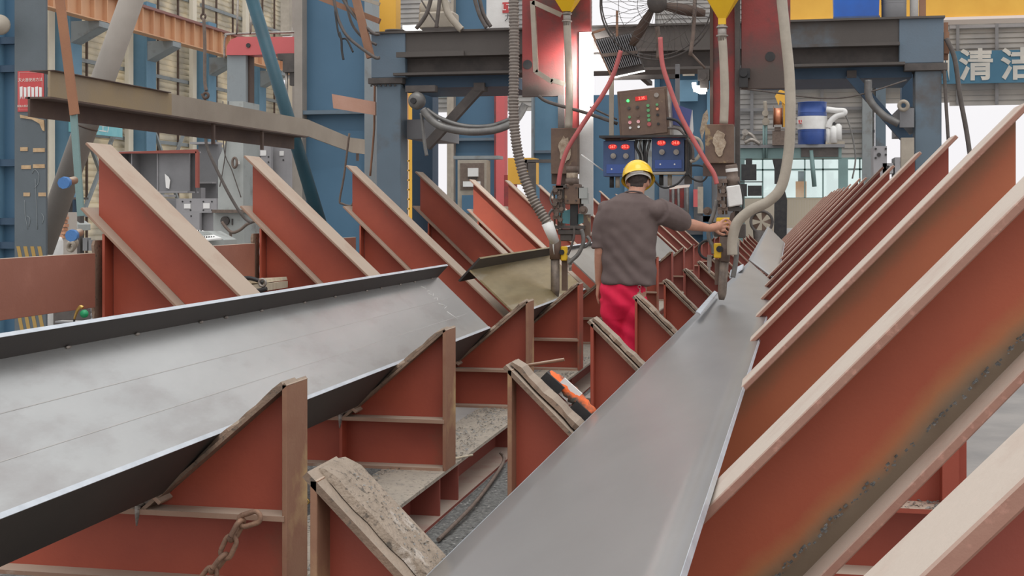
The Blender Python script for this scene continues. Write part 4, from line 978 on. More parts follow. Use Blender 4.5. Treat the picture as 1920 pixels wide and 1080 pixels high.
# ---- LED floodlight seen from its finned back
ly = 12.1; t = thing('floodlight', 'finned black LED floodlight tilted beside the fan, seen from behind', 'floodlight', tuple(at(1162, 140, y=ly)))
Q = [at(1115,74,y=ly), at(1183,61,y=ly), at(1208,130,y=ly), at(1147,143,y=ly)]
obj('housing', MB().prism(Q, (0,.06,0)), M['sooty'], t)
for i in range(17):
    a_, b__ = Q[0].lerp(Q[1], (i+.5)/17), Q[3].lerp(Q[2], (i+.5)/17)
    a2, b2 = a_.lerp(b__, .04), a_.lerp(b__, .86)
    obj('fin', MB().bar(a2+V(0,-.02,0), b2+V(0,-.02,0), .008, .05, (0,1,0)), M['hgrey'], t)
obj('crossbar', MB().bar(Q[0].lerp(Q[3],.45)+V(0,-.05,0), Q[1].lerp(Q[2],.55)+V(0,-.05,0), .01, .03), M['headbrown'], t)
obj('lamp_face', MB().prism([q+V(0,.062,0) for q in (Q[0].lerp(Q[2],.06), Q[1].lerp(Q[3],.06), Q[2].lerp(Q[0],.0)+V(0,0,-.012), Q[3].lerp(Q[1],.0)+V(0,0,-.012))], (0,.01,0)), M['lampsoft'], t)
b = MB(); b.bar(at(1110,62,y=ly-.02), at(1148,146,y=ly-.02), .02, .02).bar(at(1110,62,y=ly-.02), at(1135,54,y=ly-.02), .02, .02).bar(at(1157,20,y=ly), at(1157,70,y=ly), .02, .02); obj('bracket', b, M['rustpost'], t)
l = bpy.data.lights.new('floodlight_beam', 'AREA'); l.energy = 55; l.size = .3; l.spread = math.radians(75); lo = bpy.data.objects.new('floodlight_beam', l); COL.objects.link(lo)
lo.location = at(1158, 103, y=ly+.1); lo.rotation_euler = (Vector((-.58, .78, -.22))).to_track_quat('-Z', 'Y').to_euler()
# small lamp right of the control box
t = thing('work_lamp', 'small glaring work lamp on the dark bracket right of the control box', 'lamp', tuple(at(1315, 178, y=11.2)))
obj('housing', pb(MB(), 1300,160,1326,172,11.2,.04), M['white'], t)
b = MB(); tp(b, [(1301,155),(1303,165),(1312,172),(1323,172)], 11.17, .017, 8, 4); obj('lamp_tube', b, M['lamp'], t)

# ---- control box and controllers
y = 12.0; sc = y/FPX
t = thing('control_box', 'dirty brown control box with rows of green buttons and a red readout', 'control box', tuple(at(1207, 258, y=y)))
ux = (at(1255,158,y=y)-at(1155,169,y=y)); ux.normalize(); uz = (at(1157,169,y=y)-at(1163,262,y=y)).normalized()
cc = at(1207, 212, y=y)
def cb(dx, dy, w, h, dep, yo): return (cc+ux*dx*sc-uz*dy*sc+V(0,yo,0), ux*w*sc/2, V(0,dep/2,0), uz*h*sc/2)
obj('case', MB().obox(*cb(0,0,96,92,.16,.09)), M['brown'], t, bevel=.005)
cdoor = obj('door', MB().obox(*cb(-1,0,86,82,.012,.005)), M['brown'], t, bevel=.003)
obj('steel_side', MB().obox(*cb(48.5,0,4,92,.17,.08)), M['metal'], t)
ro = obj('readout', MB().obox(*cb(-3,-28,22,8,.006,-.003)), M['led'], t)
p = cc+ux*(-2)*sc-uz*(-28)*sc+V(0,-.008,0); obj('readout_digits', text_mb('2.35', .034, p, ux, uz, .002), M['leddig'], ro)
def dot(dx, dy, r, m, nm, dep=.012):
    p = cc+ux*dx*sc-uz*dy*sc; obj(nm, MB().cyl(p+V(0,-dep,0), p+V(0,.002,0), r*sc, n=12), M[m], cdoor)
dot(-28,-26,2.6,'ledgreen','indicator')
for dy in (-13,-4,6,14): dot(9,dy,3,'green','button')
for dy, m in ((-13,'green'),(-5,'copper'),(6,'black'),(23,'black')): dot(26,dy,2.6,m,'button')
dot(26,-31,4.5,'metal','key_switch'); dot(9,22,4,'redhose','button')
for dx in (-27,-11):
    dot(dx,-12,3,'sooty','knob'); dot(dx,5,2.6,'green' if dx < -20 else 'brown','button'); dot(dx,15,3.2,'pinkrag','toggle'); dot(dx,25,2.4,'white','button')
# shelf
sh = thing('console_shelf', 'black shelf bracket carrying the control box', 'shelf', tuple(at(1210, 268, y=y)))
obj('shelf_plate', MB().bar(at(1128,258,y=y+.06), at(1292,257,y=y+.06), .34, .02, (0,0,1)), M['black'], sh)
obj('hanger', pb(MB(), 1142,150,1150,258,y+.24,.04), M['hose'], sh)
obj('hanger', pb(MB(), 1266,120,1274,258,y+.24,.04), M['hgrey'], sh)
b = MB(); z_ = at(1146,150,y=y+.26).z; b.box(at(1142,150,y=y+.26).x, at(1274,150,y=y+.26).x, y+.24, y+.28, z_, z_+.04); b.box(at(1200,150,y=y+.26).x, at(1210,150,y=y+.26).x, y+.28, GY-.11, z_, z_+.04); obj('hanger_beam', b, M['sooty'], sh)
obj('understructure', pb(MB(), 1135,260,1168,270,y+.02,.2), M['darkbrown'], sh)
def controller(lab, q, texts, y=y):
    t = thing('welding_controller', lab, 'controller', tuple(at((q[0]+q[2])/2, q[3], y=y)))
    obj('case', pb(MB(), *q, y, .2), M['ctrlblue'], t, bevel=.006)
    x0, y0, x1, y1 = q; w = x1-x0
    obj('lower_door', pb(MB(), x0+6, y0+(y1-y0)*.66, x1-8, y1-6, y-.008, .008), M['drumblue'], t)
    for i, tx in enumerate(texts):
        px = x0+w*(.30 if i == 0 else .70)-(0 if w < 62 else w*.02*(1-i)); py = y0+(y1-y0)*.17
        c = at(px, py, y=y-.004); b = MB(); r = []
        for k in range(16): r.append(c+V(math.cos(k*PI/8)*8.5*sc, 0, math.sin(k*PI/8)*5.2*sc))
        ro = obj('readout', b.prism(r, (0,.008,0)), M['led'], t)
        obj('readout_digits', text_mb(tx, .037, c+V(0,-.004,0), (1,0,0), (0,0,1), .002), M['leddig'], ro)
        b = MB(); pc(b, px+1, py+17, y-.025, 5.2, .03, 16); pc(b, px+1, py+17, y-.03, 3, .03, 12); obj('knob', b, M['metal'], t)
        b = MB(); pc(b, px-2, q[3]-14, y-.012, 1.6, .01, 8); obj('screw', b, M['white'], t)
controller('blue welding controller with two red readouts, left of the cable bundle', (1131,264,1190,331), ('267','25.2'))
controller('blue welding controller with two red readouts, right of the cable bundle', (1222,257,1286,322), ('33.9','24.8'))
solo('pale_tray', pb(MB(), 1224,322,1286,327,y-.02,.22), M['hose'], 'pale ledge under the right blue controller', 'ledge')
b = MB(); 
t = thing('cable_bundle', 'shiny black and grey cables between the two blue controllers', 'cables', tuple(at(1206, 300, y=y)))
for i in range(9):
    px = 1193+3.4*i; obj('cable', tp(MB(), [(px,262),(px+random.uniform(-5,5),275),(1200+i*1.6,295),(1200+i*1.6,330)], y+.03*(i%3), .010, 6, 4), M['greyhose' if i % 2 else 'black'], t)
t = thing('manual_folder', 'blue-violet folder and white papers wedged right of the control box', 'folder', tuple(at(1275, 250, y=y+.3)))
obj('folder', quad(MB(), [(1252,190),(1297,206),(1292,240),(1254,232)], y+.2, .02), M['purple'], t); obj('papers', quad(MB(), [(1252,218),(1292,234),(1298,206),(1300,245),(1296,262),(1254,258)], y+.225, .02), M['paper'], t)
hose('plug_cable', [(1250,222),(1268,226),(1282,240),(1290,262),(1292,300),(1288,330)], 11.95, .013, 'black', 'black cable looping down right of the control box', 'cable')
hose('plug_cable', [(1252,240),(1272,242),(1286,256),(1298,275),(1300,300)], 11.92, .011, 'cable', 'second dark cable looping beside the blue controller', 'cable')
hose('plug_cable', [(1290,255),(1310,262),(1316,280),(1306,298),(1294,303)], 11.95, .016, 'hose', 'pale grey hose loop right of the blue controller', 'hose')
hose('plug_cable', [(1296,310),(1318,312),(1326,328),(1316,340),(1300,336),(1290,325)], 11.95, .009, 'black', 'thin black cable loop below the right controller', 'cable')
hose('plug_cable', [(1287,325),(1270,345),(1245,352),(1228,340),(1220,325)], 11.95, .009, 'black', 'thin black cable hanging under the right controller', 'cable')
solo('junction_post', pb(MB(), 1283,262,1297,345,12.0,.06), M['sooty'], 'dark upright post right of the blue controllers', 'post')
solo('white_putty', quad(MB(), [(1318,215),(1326,205),(1328,222),(1322,240),(1316,262),(1312,245)], 12.3, .03), M['putty'], 'lumpy pale plaster remnant left of the right mast', 'plaster')
solo('rod_stub', MB().cyl(at(1090,290,y=12.2), at(1131,320,y=12.2), .007, n=6), M['white'], 'thin white rod leaning left of the left controller', 'rod')
for px, k in ((1147,0),(1158,1),(1240,2),(1256,3)):
    solo('plug', MB().cyl(at(px,330 if k < 2 else 326,y=12.08), at(px,352 if k < 2 else 348,y=12.08), .02, n=10), M['black' if k % 2 == 0 else 'hose'], ['dark cable gland under the left blue controller','pale cable gland under the left blue controller','dark cable gland under the right blue controller','pale cable gland under the right blue controller'][k], 'connector')
# ================================================================ the worker
M['skin'] = mat('skin', (.52,.27,.18), (.46,.22,.145), rough=.5, scale=14, bump=0)
M['shirt'] = mat('brown_grey_cotton', (.135,.10,.092), (.115,.083,.077), rough=.9, scale=6, bump=.1, bscale=200)
M['trousers'] = mat('magenta_red_cotton', (.84,.010,.075), (.70,.008,.055), rough=.75, scale=6, bump=.08, bscale=160)
M['hair'] = mat('dark_hair', (.035,.025,.022), (.07,.052,.045), rough=.8, scale=40, bump=.5, bscale=150)
def blob(name, b, m, parent, vox, it=6, fold=None, label=None):
    me = bpy.data.meshes.new('tmp'); me.from_pydata([tuple(p) for p in b.v], [], b.f)
    o = bpy.data.objects.new('tmp', me); COL.objects.link(o)
    r = o.modifiers.new('r', 'REMESH'); r.mode = 'VOXEL'; r.voxel_size = vox
    sm = o.modifiers.new('s', 'SMOOTH'); sm.iterations = it; sm.factor = .5
    dg = bpy.context.evaluated_depsgraph_get(); m2 = bpy.data.meshes.new_from_object(o.evaluated_get(dg)); bpy.data.objects.remove(o)
    q = MB(); vs = [v.co.copy() for v in m2.vertices]
    if fold: vs = [v+n.normal*fold(v) for v, n in zip(vs, m2.vertices)]
    q.add(vs, [tuple(p.vertices) for p in m2.polygons], True); bpy.data.meshes.remove(m2)
    return obj(name, q, m, parent, label)
wy = 10.15
wk = thing('person', 'worker in yellow hard hat, brown-grey T-shirt and magenta-red trousers, seen from behind, reaching right', 'person', tuple(at(1175, 737, y=wy)))
def A(px, py, dy=0): return at(px, py, y=wy+dy)
def ring(c, rx, ry, n=20, tilt=0, rot=0):
    out = []
    for k in range(n):
        a = 2*PI*k/n; x = math.cos(a)*rx; y = math.sin(a)*ry
        out.append(V(c.x+x*CS-y*SN, c.y+x*SN+y*CS, c.z+x*tilt))
    return out
# --- body (one continuous skin surface)
b = MB()
b.tube([A(1186,392,.0), A(1190,372,.04), A(1195,352,.09)], [.075,.062,.062], 14)
hc = A(1196,338,.12); b.ball(hc, .078, .098, .108, 18, 14); b.ball(hc+V(0,.045,-.05), .056, .06, .065, 14, 10)
b.ball(hc+V(.0,.105,-.025), .014, .022, .026, 8, 6)                # nose
b.ball(hc+V(.0,.085,-.068), .024, .014, .012, 8, 6)               # lips
for s_ in (-1, 1):
    b.ball(hc+V(s_*.032,.088,.0), .013, .010, .010, 8, 6)
    b.ball(hc+V(s_*.080,-.002,-.02), .010, .022, .034, 10, 8)      # ears
b.loft([ring(A(1182,380,.0), .10, .08), ring(A(1181,400), .185, .115), ring(A(1178,460), .165, .11), ring(A(1176,525), .155, .11), ring(A(1172,560), .16, .12)])
Ls, Le, Lw = A(1136,398,.0), A(1125,466,-.03), A(1123,533,.03)
b.tube([Ls, Ls.lerp(Le,.5), Le, Le.lerp(Lw,.35), Lw], [.058,.05,.041,.041,.028], 14, 3)
Rs, Re, Rw = A(1238,397,.0), A(1284,419,.26), A(1331,428,.43)
b.tube([Rs, Rs.lerp(Re,.5), Re, Re.lerp(Rw,.3), Rw], [.058,.052,.046,.046,.029], 14, 3)
# left hand hanging, slightly curled
b.loft([ring(Lw, .020, .030, 12), ring(A(1122,541,.04), .018, .040, 12), ring(A(1121,551,.045), .017, .043, 12), ring(A(1121,555,.045), .014, .038, 12)])
for k, (dy, ln) in enumerate(((.078,17),(.055,20),(.032,19),(.012,15))):
    b.tube([A(1121,551,dy), A(1120.5,551+ln*.45,dy+.004), A(1122,551+ln*.75,dy+.006), A(1124,551+ln,dy+.004)], [.0098,.0095,.009,.0075], 8, 3)
b.tube([A(1122,539,.065), A(1125,547,.09), A(1127,556,.095)], [.013,.011,.0085], 8, 3)
# right hand resting on the wire guide: palm + four bent fingers + thumb
wr = Rw; pc_ = A(1346,425,.50); kn = [A(1352,416,.53), A(1354,421,.535), A(1354,427,.53), A(1352,433,.52)]
b.tube([wr, A(1339,426,.465), pc_], [.030,.034,.030], 12, 3)
b.ball(A(1347,424,.505), .034, .030, .040, 12, 10)
mid = [A(1361,411,.555), A(1364,418,.56), A(1363,425,.56), A(1360,432,.545)]
tip = [A(1369,416,.575), A(1370,423,.575), A(1368,430,.57), A(1364,437,.555)]
end = [A(1371,422,.58), A(1371,429,.58), A(1368,435,.575), A(1362,441,.56)]
for k in range(4): b.tube([pc_.lerp(kn[k],.4), kn[k], mid[k], tip[k], end[k]], [.013,.0118,.0108,.0098,.0078], 9, 3)
b.tube([A(1341,431,.47), A(1348,437,.485), A(1356,440,.50), A(1360,439,.51)], [.015,.013,.011,.009], 9, 3)
# legs and ankles under the trousers
for (hx, kx, ax, kd) in ((1153,1158,1160,.06),(1190,1190,1186,.0)):
    b.tube([A(hx,555), A(kx,640,kd), A(ax,728,kd-.02)], [.085,.058,.038], 12, 3)
blob('body', b, M['skin'], wk, .0055, 5)
# --- hair
b = MB(); b.ball(hc+V(0,-.004,.016), .081, .101, .10, 20, 14)
b.tube([hc+V(-.045,-.062,-.035), hc+V(0,-.078,-.045), hc+V(.045,-.062,-.035)], [.018,.024,.018], 8, 3)
o = blob('hair', b, M['hair'], wk, .006, 3)
me = o.data; off = wloc(o)
import bmesh
bm = bmesh.new(); bm.from_mesh(me)
dele = [v for v in bm.verts if (v.co.y+off.y > hc.y+.035 and v.co.z+off.z < hc.z+.055) or (v.co.z+off.z < hc.z-.060)]
bmesh.ops.delete(bm, geom=dele, context='VERTS'); bm.to_mesh(me); bm.free()
# --- T-shirt
def sfold(v):
    d = (v.x*.9+v.z*1.0); f = .0045*math.sin(d*46+2.5*noise.noise(v*4))*max(0, min(1, (1.36-v.z)*3))
    return f+.010*noise.noise(Vector((v.x*7-v.z*4, v.y*6, v.z*5+v.x*3)))+.004*noise.noise(v*16)
b = MB()
b.loft([ring(A(1186,361,.03), .070, .066), ring(A(1186,366,.02), .10, .078, 20, -.08), ring(A(1184,378,.0), .195, .10, 20, -.04), ring(A(1181,392), .232, .118), ring(A(1178,412), .232, .128),
        ring(A(1178,440), .222, .13), ring(A(1179,470), .212, .13), ring(A(1180,500), .208, .135), ring(A(1180,530,-.01), .212, .142, 20, -.03), ring(A(1180,534,-.01), .208, .138, 20, -.03)])
b.tube([A(1146,390), Ls.lerp(Le,.25), A(1127,436,-.01), A(1125,467,-.02)], [.085,.082,.075,.07], 16, 4)
ra, rb = A(1286,414,.25), A(1236,396,.0)
b.tube([rb, rb.lerp(ra,.35), rb.lerp(ra,.75)+V(0,0,-.012), ra+V(-.015,0,-.022)], [.10,.095,.085,.074], 16, 4)
b.ball(A(1230,394), .085, .085, .075, 12, 8); b.ball(A(1138,392), .075, .085, .07, 12, 8)
sht = blob('shirt', b, M['shirt'], wk, .0075, 12, sfold)
o = obj('collar', MB().torus(A(1188,363,.03), (0,.25,1), .070, .007, 28, 6, squash=.95), M['shirt'], sht)
# --- trousers
def tfold(v): return .012*noise.noise(Vector((v.x*9+v.z*5, v.y*6, v.z*5)))+.005*math.sin(v.z*40+v.x*30+3*noise.noise(v*5))
b = MB()
b.loft([ring(A(1171,520), .170, .13), ring(A(1169,540), .178, .14), ring(A(1169,570), .172, .13), ring(A(1169,598), .160, .085), ring(A(1169,606), .12, .05)])
b.tube([A(1151,560), A(1153,600,.02), A(1158,650,.06), A(1160,722,.03)], [.112,.100,.088,.075], 16, 4)
b.tube([A(1187,560), A(1188,600,.0), A(1189,650,.0), A(1187,722,-.02)], [.110,.099,.088,.078], 16, 4)
trs = blob('trousers', b, M['trousers'], wk, .008, 6, tfold)
for (ax, kd) in ((1160,.04),(1186,-.02)):
    c = A(ax, 733, kd); b = MB()
    b.loft([[V(c.x+math.cos(a*PI/6)*w_, c.y+yy+0*math.sin(a), .004+max(0, math.sin(a*PI/6))*h) for a in range(12)] for yy, w_, h in ((-.09,.02,.05),(-.07,.036,.09),(-.02,.04,.11),(.05,.042,.08),(.12,.045,.06),(.17,.035,.045),(.19,.012,.03))])
    obj('shoe', b, M['black'], wk)
b = MB().torus(A(1199,538,-.15), (0,1,.2), .012, .002, 14, 5).box(*(lambda p: (p.x-.003,p.x+.003,p.y-.002,p.y+.002,p.z-.04,p.z-.01))(A(1200,540,-.15))); obj('key_ring', b, M['metal'], trs)
# --- hard hat (hollow shell with brim, ridges and inner straps)
hm = A(1196,331,.115)
Rm = Matrix.Rotation(math.radians(-27), 4, 'X') @ Matrix.Rotation(math.radians(-8), 4, 'Y')
Tm = Matrix.Translation(hm) @ Rm
def tf(b): b.v = [tuple(Tm @ Vector(p)) for p in b.v]; return b
def dome(rx, ry, h, dz=0, n=36, m=10, flip=False, brim=True):
    b = MB(); rings = []
    for j in range(m+1):
        p = PI/2*j/m; r = [(rx*math.cos(p)*math.cos(2*PI*k/n), ry*math.cos(p)*math.sin(2*PI*k/n), h*math.sin(p)*(1+0)+dz) for k in range(n)]
        rings.append([V(*q) for q in r])
    if brim:
        low = [[V((rx+e)*math.cos(2*PI*k/n), (ry+e+(.045*max(0, math.sin(2*PI*k/n))**2 if e > .01 else 0))*math.sin(2*PI*k/n), dz+z_) for k in range(n)] for e, z_ in ((.012,-.03),(.004,-.022))]
        rings = low+rings
    b.loft(rings, caps=False); return b
d = dome(.119, .140, .128); inn = dome(.113, .133, .121)
inn.f = [tuple(reversed(f)) for f in inn.f]; d.add([Vector(v) for v in inn.v], inn.f, True)
k0 = 36; d.add([], [])
b = d
for off_, ww in ((0,.016),(-.035,.008),(.035,.008)):     # crown ridges
    pts = [V(off_, .118*math.cos(a), .116*math.sin(a)*math.sqrt(max(0,1-(off_/.116)**2))+.001) for a in [PI*.12+PI*.76*i/14 for i in range(15)]]
    b.tube(pts, ww*.55, 6, 0)
shell = obj('hard_hat', tf(b), M['helmet'], wk)
b = MB(); n = 30
pts = [V(.098*math.cos(2*PI*k/n), .116*math.sin(2*PI*k/n), -.030) for k in range(n)]
for k in range(n):
    p, q = pts[k], pts[(k+1) % n]; b.bar(p, q, .004, .030)
for a in (0.5, 1.57, 2.6, 3.7, 4.7, 5.7): b.tube([V(.098*math.cos(a), .118*math.sin(a), 0), V(.06*math.cos(a), .07*math.sin(a), .07), V(0,0,.088)], .006, 6, 4)
b.tube([V(-.05,-.119,-.02), V(0,-.126,-.026), V(.05,-.119,-.02)], .011, 8, 4)
o = obj('head_strap', tf(b), M['white'], shell)
# step plate the worker stands on, on the floor between the rows
p = at(1175, 395, y=wy)
st = thing('floor_step', 'low steel step on the floor under the worker', 'step', (p.x, wy, FZ))
obj('top_plate', MB().box(p.x-.30, p.x+.14, wy-.22, wy+.30, -.012, 0), M['metal'], st)
for dx, dy in ((-.28,-.2),(.10,-.2),(-.28,.26),(.10,.26)): obj('foot', MB().box(p.x+dx, p.x+dx+.03, wy+dy, wy+dy+.03, FZ, -.012), M['metal'], st)
# ================================================================ left foreground column, pipe, channel
def pbox(nm, q, y, dep, m, parent, bev=0, lab=None): return obj(nm, pb(MB(), *q, y, dep), M[m], parent, lab, bev)
cy = 10.6
t = thing('steel_column', 'slate grey and blue steel column with a red poster at the left edge', 'column', tuple(at(45, 640, y=cy)))
a0, a1 = at(27,395,y=cy).x, at(86,395,y=cy).x
obj('front_flange', MB().box(a0, a1, cy, cy+.03, FZ, 3.6), M['column'], t, bevel=.003)
obj('side_web', MB().box(a0-.75, a0, cy+.1, cy+.2, FZ, 3.6), M['blue'], t)
obj('side_flange', MB().box(a0-.62, a0-.16, cy+.0, cy+.1, FZ, 3.6), M['bluel'], t)
for py in (75, 128, 305, 415, 460):
    z = at(15, py, y=cy).z; obj('stiffener', MB().box(a0-.75, a0, cy+.02, cy+.12, z-.03, z+.03), M['darkblue'], t)
b = MB()
for x0, x1, py in ((38,52,279),(62,84,281),(40,58,313),(62,84,311),(44,56,364),(72,86,364)):
    q = at(x0, py-3, y=cy-.004); w = at(x1, py+4, y=cy-.004); b.box(q.x, w.x, cy-.006, cy-.001, w.z, q.z)
obj('peeling_tape', b, M['tape'], t)
b = quad(MB(), [(37,215),(82,225),(83,246),(79,244),(74,232),(60,224),(38,221)], cy-.012, .01); obj('torn_foam', b, M['tape'], t)
for z0p, z1p in ((462,500),(583,622)):
    z1, z0 = at(70,z0p,y=cy).z, at(70,z1p,y=cy).z
    for k in range(4):
        x0 = a0+.02+.068*k
        obj('hazard_stripe', MB().prism([(x0+.04,cy-.003,z0),(x0+.075,cy-.003,z0),(x0+.035,cy-.003,z1),(x0,cy-.003,z1)], (0,.004,0)), M['hazy'], t)
b = MB()
for pts in ([(60,325),(66,318),(73,328),(71,345),(64,352)], [(66,335),(68,380),(70,430)], [(46,375),(47,400),(52,430)], [(50,405),(56,410),(54,425)], [(78,400),(82,408),(79,420)]): tp(b, pts, cy-.003, .003, 4, 4)
obj('chalk_scribble', b, M['greycol'], t)
t = thing('fire_poster', 'red poster with white pictograms on the left column', 'poster', tuple(at(57, 207, y=cy-.01)))
pbox('sheet', (33,133,82,209), cy-.008, .006, 'sign', t)
zz = at(57,150,y=cy-.01); obj('lettering', text_mb('灭火器使用方法', .034, at(57,150,y=cy-.010), (1,0,0), (0,0,1), .002), M['pink'], t)
b = MB()
for k in range(6):
    x0 = 37+7.2*k; quad(b, [(x0,163),(x0+5.2,162+(k%2)*2),(x0+5,186),(x0+2.5,180),(x0+.6,187)], cy-.011, .003)
obj('pictograms', b, M['paper'], t)
obj('lettering', text_mb('发现火情请勿惊慌·及时报警', .022, at(58,199,y=cy-.010), (1,0,0), (0,0,1), .002), M['pink'], t)
b = MB(); tp(b, [(36,136),(79,136),(79,206),(36,206),(36,136)], cy-.010, .0012, 4, 0); obj('border', b, M['pink'], t)
solo('round_lamp', MB().lathe([(0,0),(.06,.01),(.09,.05),(.08,.09),(0,.1)], at(2,47,y=cy-.1), (.4,-1,-.1), 18), M['hose'], 'dusty round lamp at the upper left edge', 'lamp')

dy = 11.8
t = thing('diagonal_pipe', 'thick grey-brown pipe leaning behind the ochre channel at the left', 'pipe', tuple(at(80, 450, y=dy)))
a_, b_ = at(268,-60,y=dy), at(78,470,y=dy)
obj('tube', MB().cyl(a_, b_, .113, n=24), M['greypipe'], t)
m_ = a_.lerp(b_, .555); obj('joint', MB().cyl(m_, m_+(b_-a_).normalized()*.012, .116, n=24), M['darkbrown'], t)
solo('thin_brace', MB().bar(at(107,-40,y=9.4), at(140,215,y=9.4), .075, .02, (0,1,0)), M['bracebrown'], 'thin orange-brown flat bar hanging in front of the channel, upper left', 'bar')
solo('thin_brace', MB().bar(at(137,200,y=9.42), at(152,405,y=9.42), .055, .02, (0,1,0)), M['tealgrey'], 'thin grey-green flat bar behind the tip of the first tall arm', 'bar')
cx = -5.85
t = thing('long_channel', 'long ochre and taupe steel channel crossing the upper left', 'channel', (cx, 13, 2.2))
obj('face', MB().box(cx-.02, cx, 9.75, 11.9, 2.33, 2.535), M['plank'], t)
obj('face', MB().box(cx-.02, cx, 11.9, 15.6, 2.33, 2.535), M['plank2'], t)
obj('lower_web', MB().box(cx-.20, cx-.18, 9.75, 15.6, 2.17, 2.33), M['darkbrown'], t)
obj('lower_lip', MB().box(cx-.22, cx, 9.75, 15.6, 2.315, 2.33), M['darkbrown'], t)
rnd = random.Random(2); b = MB(); r_ = []
for i in range(14): r_.append([V(cx-.16-rnd.uniform(0,.03), 9.75+.16*i, 2.536), V(cx+.03+rnd.uniform(-.012,.012), 9.75+.16*i, 2.536), V(cx+.03, 9.75+.16*i, 2.545), V(cx-.16, 9.75+.16*i, 2.545)])
obj('ragged_top_sheet', b.loft(r_), M['darkbrown'], t)
obj('far_plate', MB().prism([(cx,15.6,2.33),(cx,17.3,2.20),(cx,19.2,2.20),(cx,19.2,2.42),(cx,17.2,2.40),(cx,15.6,2.535)], (-.02,0,0)), M['plank2'], t)
for y_ in (12.9, 14.2, 17.6): obj('hanger', MB().box(cx-.05, cx-.02, y_, y_+.04, 2.10, 2.33), M['darkbrown'], t)
# crane hook wire and cable
t = thing('hanging_hook', 'dark chain rod ending in a hook left of the red jib', 'hook', tuple(at(386, 188, y=15)))
b = MB(); tp(b, [(381,-30),(381,28)], 15, .018); tp(b, [(382,34),(384,80),(384,150),(387,170)], 15, .022); obj('rod', b, M['headbrown'], t)
b = MB(); b.torus(at(381,31,y=15), (0,1,0), .03, .014, 14, 6); b.torus(at(386,179,y=15), (0,1,0), .032, .018, 16, 8); b.tube([at(378,176,y=15), at(381,183,y=15), at(386,189,y=15)], .012, 6); obj('hook', b, M['darkbrown'], t)
hose('black_cable', [(384,190),(385,240),(388,275),(405,315),(430,365),(455,405),(472,418)], 15.2, .02, 'cable', 'black cable hanging from the hook down to the grey cabinet', 'cable')
# jib crane
t = thing('jib_crane', 'small crane with red head on a grey post, left of the big blue column', 'crane', tuple(at(447, 430, y=21)))
a_, b_ = at(426,103,y=21), at(466,430,y=21); obj('post', MB().box(a_.x, b_.x-.05, 21, 21.3, FZ, a_.z), M['greycol'], t)
obj('post', pb(MB(), 455,103,468,430,21.1,.2), M['darkbrown'], t)
obj('head', quad(MB(), [(424,103),(425,86),(433,74),(445,69),(560,69),(560,100),(470,103)], 20.95, .35), M['jibred'], t)
b = MB(); pc(b, 465, 85, 20.93, 4.5, .03); obj('eye', b, M['black'], t)
b = MB(); tp(b, [(421,110),(421,80),(424,68),(432,64),(556,60)], 21, .02, 6, 4); tp(b, [(444,66),(446,0)], 21, .02, 6, 0); tp(b, [(470,64),(470,20)], 21, .02, 6, 0); obj('cable_rail', b, M['metal'], t)
b = pb(pb(MB(), 520,100,546,112,20.8,.2), 530,100,552,135,20.75,.2); pb(b, 543,112,557,160,20.8,.1); obj('trolley', b, M['sooty'], t)
b = MB(); tp(b, [(537,120),(538,240)], 20.8, .028, 8, 0); obj('hoist_rod', b, M['metal'], t)
t = thing('pale_post', 'thin brown upright post at the left side of the big blue column', 'post', tuple(at(550,400,y=22.5))); obj('post', pb(MB(), 548,-30,553,400,22.5,.1), M['greypipe'], t)
solo('teal_pipe', MB().cyl(at(461,-40,y=15.8), at(604,430,y=15.8), .082, n=18), M['teal'], 'dark teal pipe leaning in front of the big blue column', 'pipe')
solo('mottled_post', pb(MB(), 526,-30,542,66,30,.2), M['hose'], 'mottled pale post high behind the teal pipe', 'post')

# big blue columns
def column(lab, x0, x1, y, top=-60, ledge=None, lm='rustpost', rm='greycol', web='blue', fl=12, bottom=520):
    t = thing('blue_column', lab, 'column', (at((x0+x1)/2,395,y=y).x, y, FZ))
    zt = at(x0, top, y=y).z; X = lambda p: at(p,395,y=y).x
    obj('web', MB().box(X(x0+fl), X(x1-fl), y+.08, y+.2, FZ, zt), M[web], t)
    obj('flange', MB().box(X(x0), X(x0+fl), y-.12, y+.4, FZ, zt), M[lm], t)
    obj('flange', MB().box(X(x1-fl), X(x1), y-.12, y+.4, FZ, zt), M[rm], t)
    if ledge:
        z = at(x0, ledge, y=y).z; obj('stiffener', MB().box(X(x0+fl), X(x1-fl), y-.1, y+.08, z-.03, z+.03), M['bluegrey'], t)
        obj('lower_web', MB().box(X(x0+fl), X(x1-fl), y+.05, y+.08, FZ, z-.28), M[web], t)
    return t
column('broad blue column left of centre, with the teal pipe in front', 557, 703, 19.5, ledge=212, fl=15, lm='greypipe')
column('blue column behind the left half of the gantry, above the grey electrical cabinet', 848, 934, 28, ledge=262, lm='hose', rm='mastred', fl=5)
column('blue column behind the corrugated hose', 998, 1056, 30, ledge=285, lm='greycol', rm='bluel', fl=4, web='bluel')
column('blue column behind the left of the control box', 1104, 1176, 39.5, top=178, ledge=None, lm='bluel', rm='bluel', fl=4)
column('blue column behind the right of the control box', 1228, 1336, 39.5, ledge=None, lm='blue', rm='bluel', fl=10, top=120)
solo('dark_lintel', pb(MB(), 1228,110,1340,134,39,.4), M['sooty'], 'dark beam on top of the blue column right of the control box', 'beam')
t = thing('orange_board', 'orange-brown steel board sticking out left of the left gantry leg', 'board', tuple(at(663,200,y=13.6)))
obj('board', quad(MB(), [(622,176),(704,191),(704,216),(625,203)], 13.1, .03), M['orangepl'], t)
t = thing('grey_upright', 'narrow grey upright just left of the left gantry leg', 'post', tuple(at(694,400,y=14.6))); obj('upright', pb(MB(), 684,105,703,400,14.6,.1), M['greycol'], t)
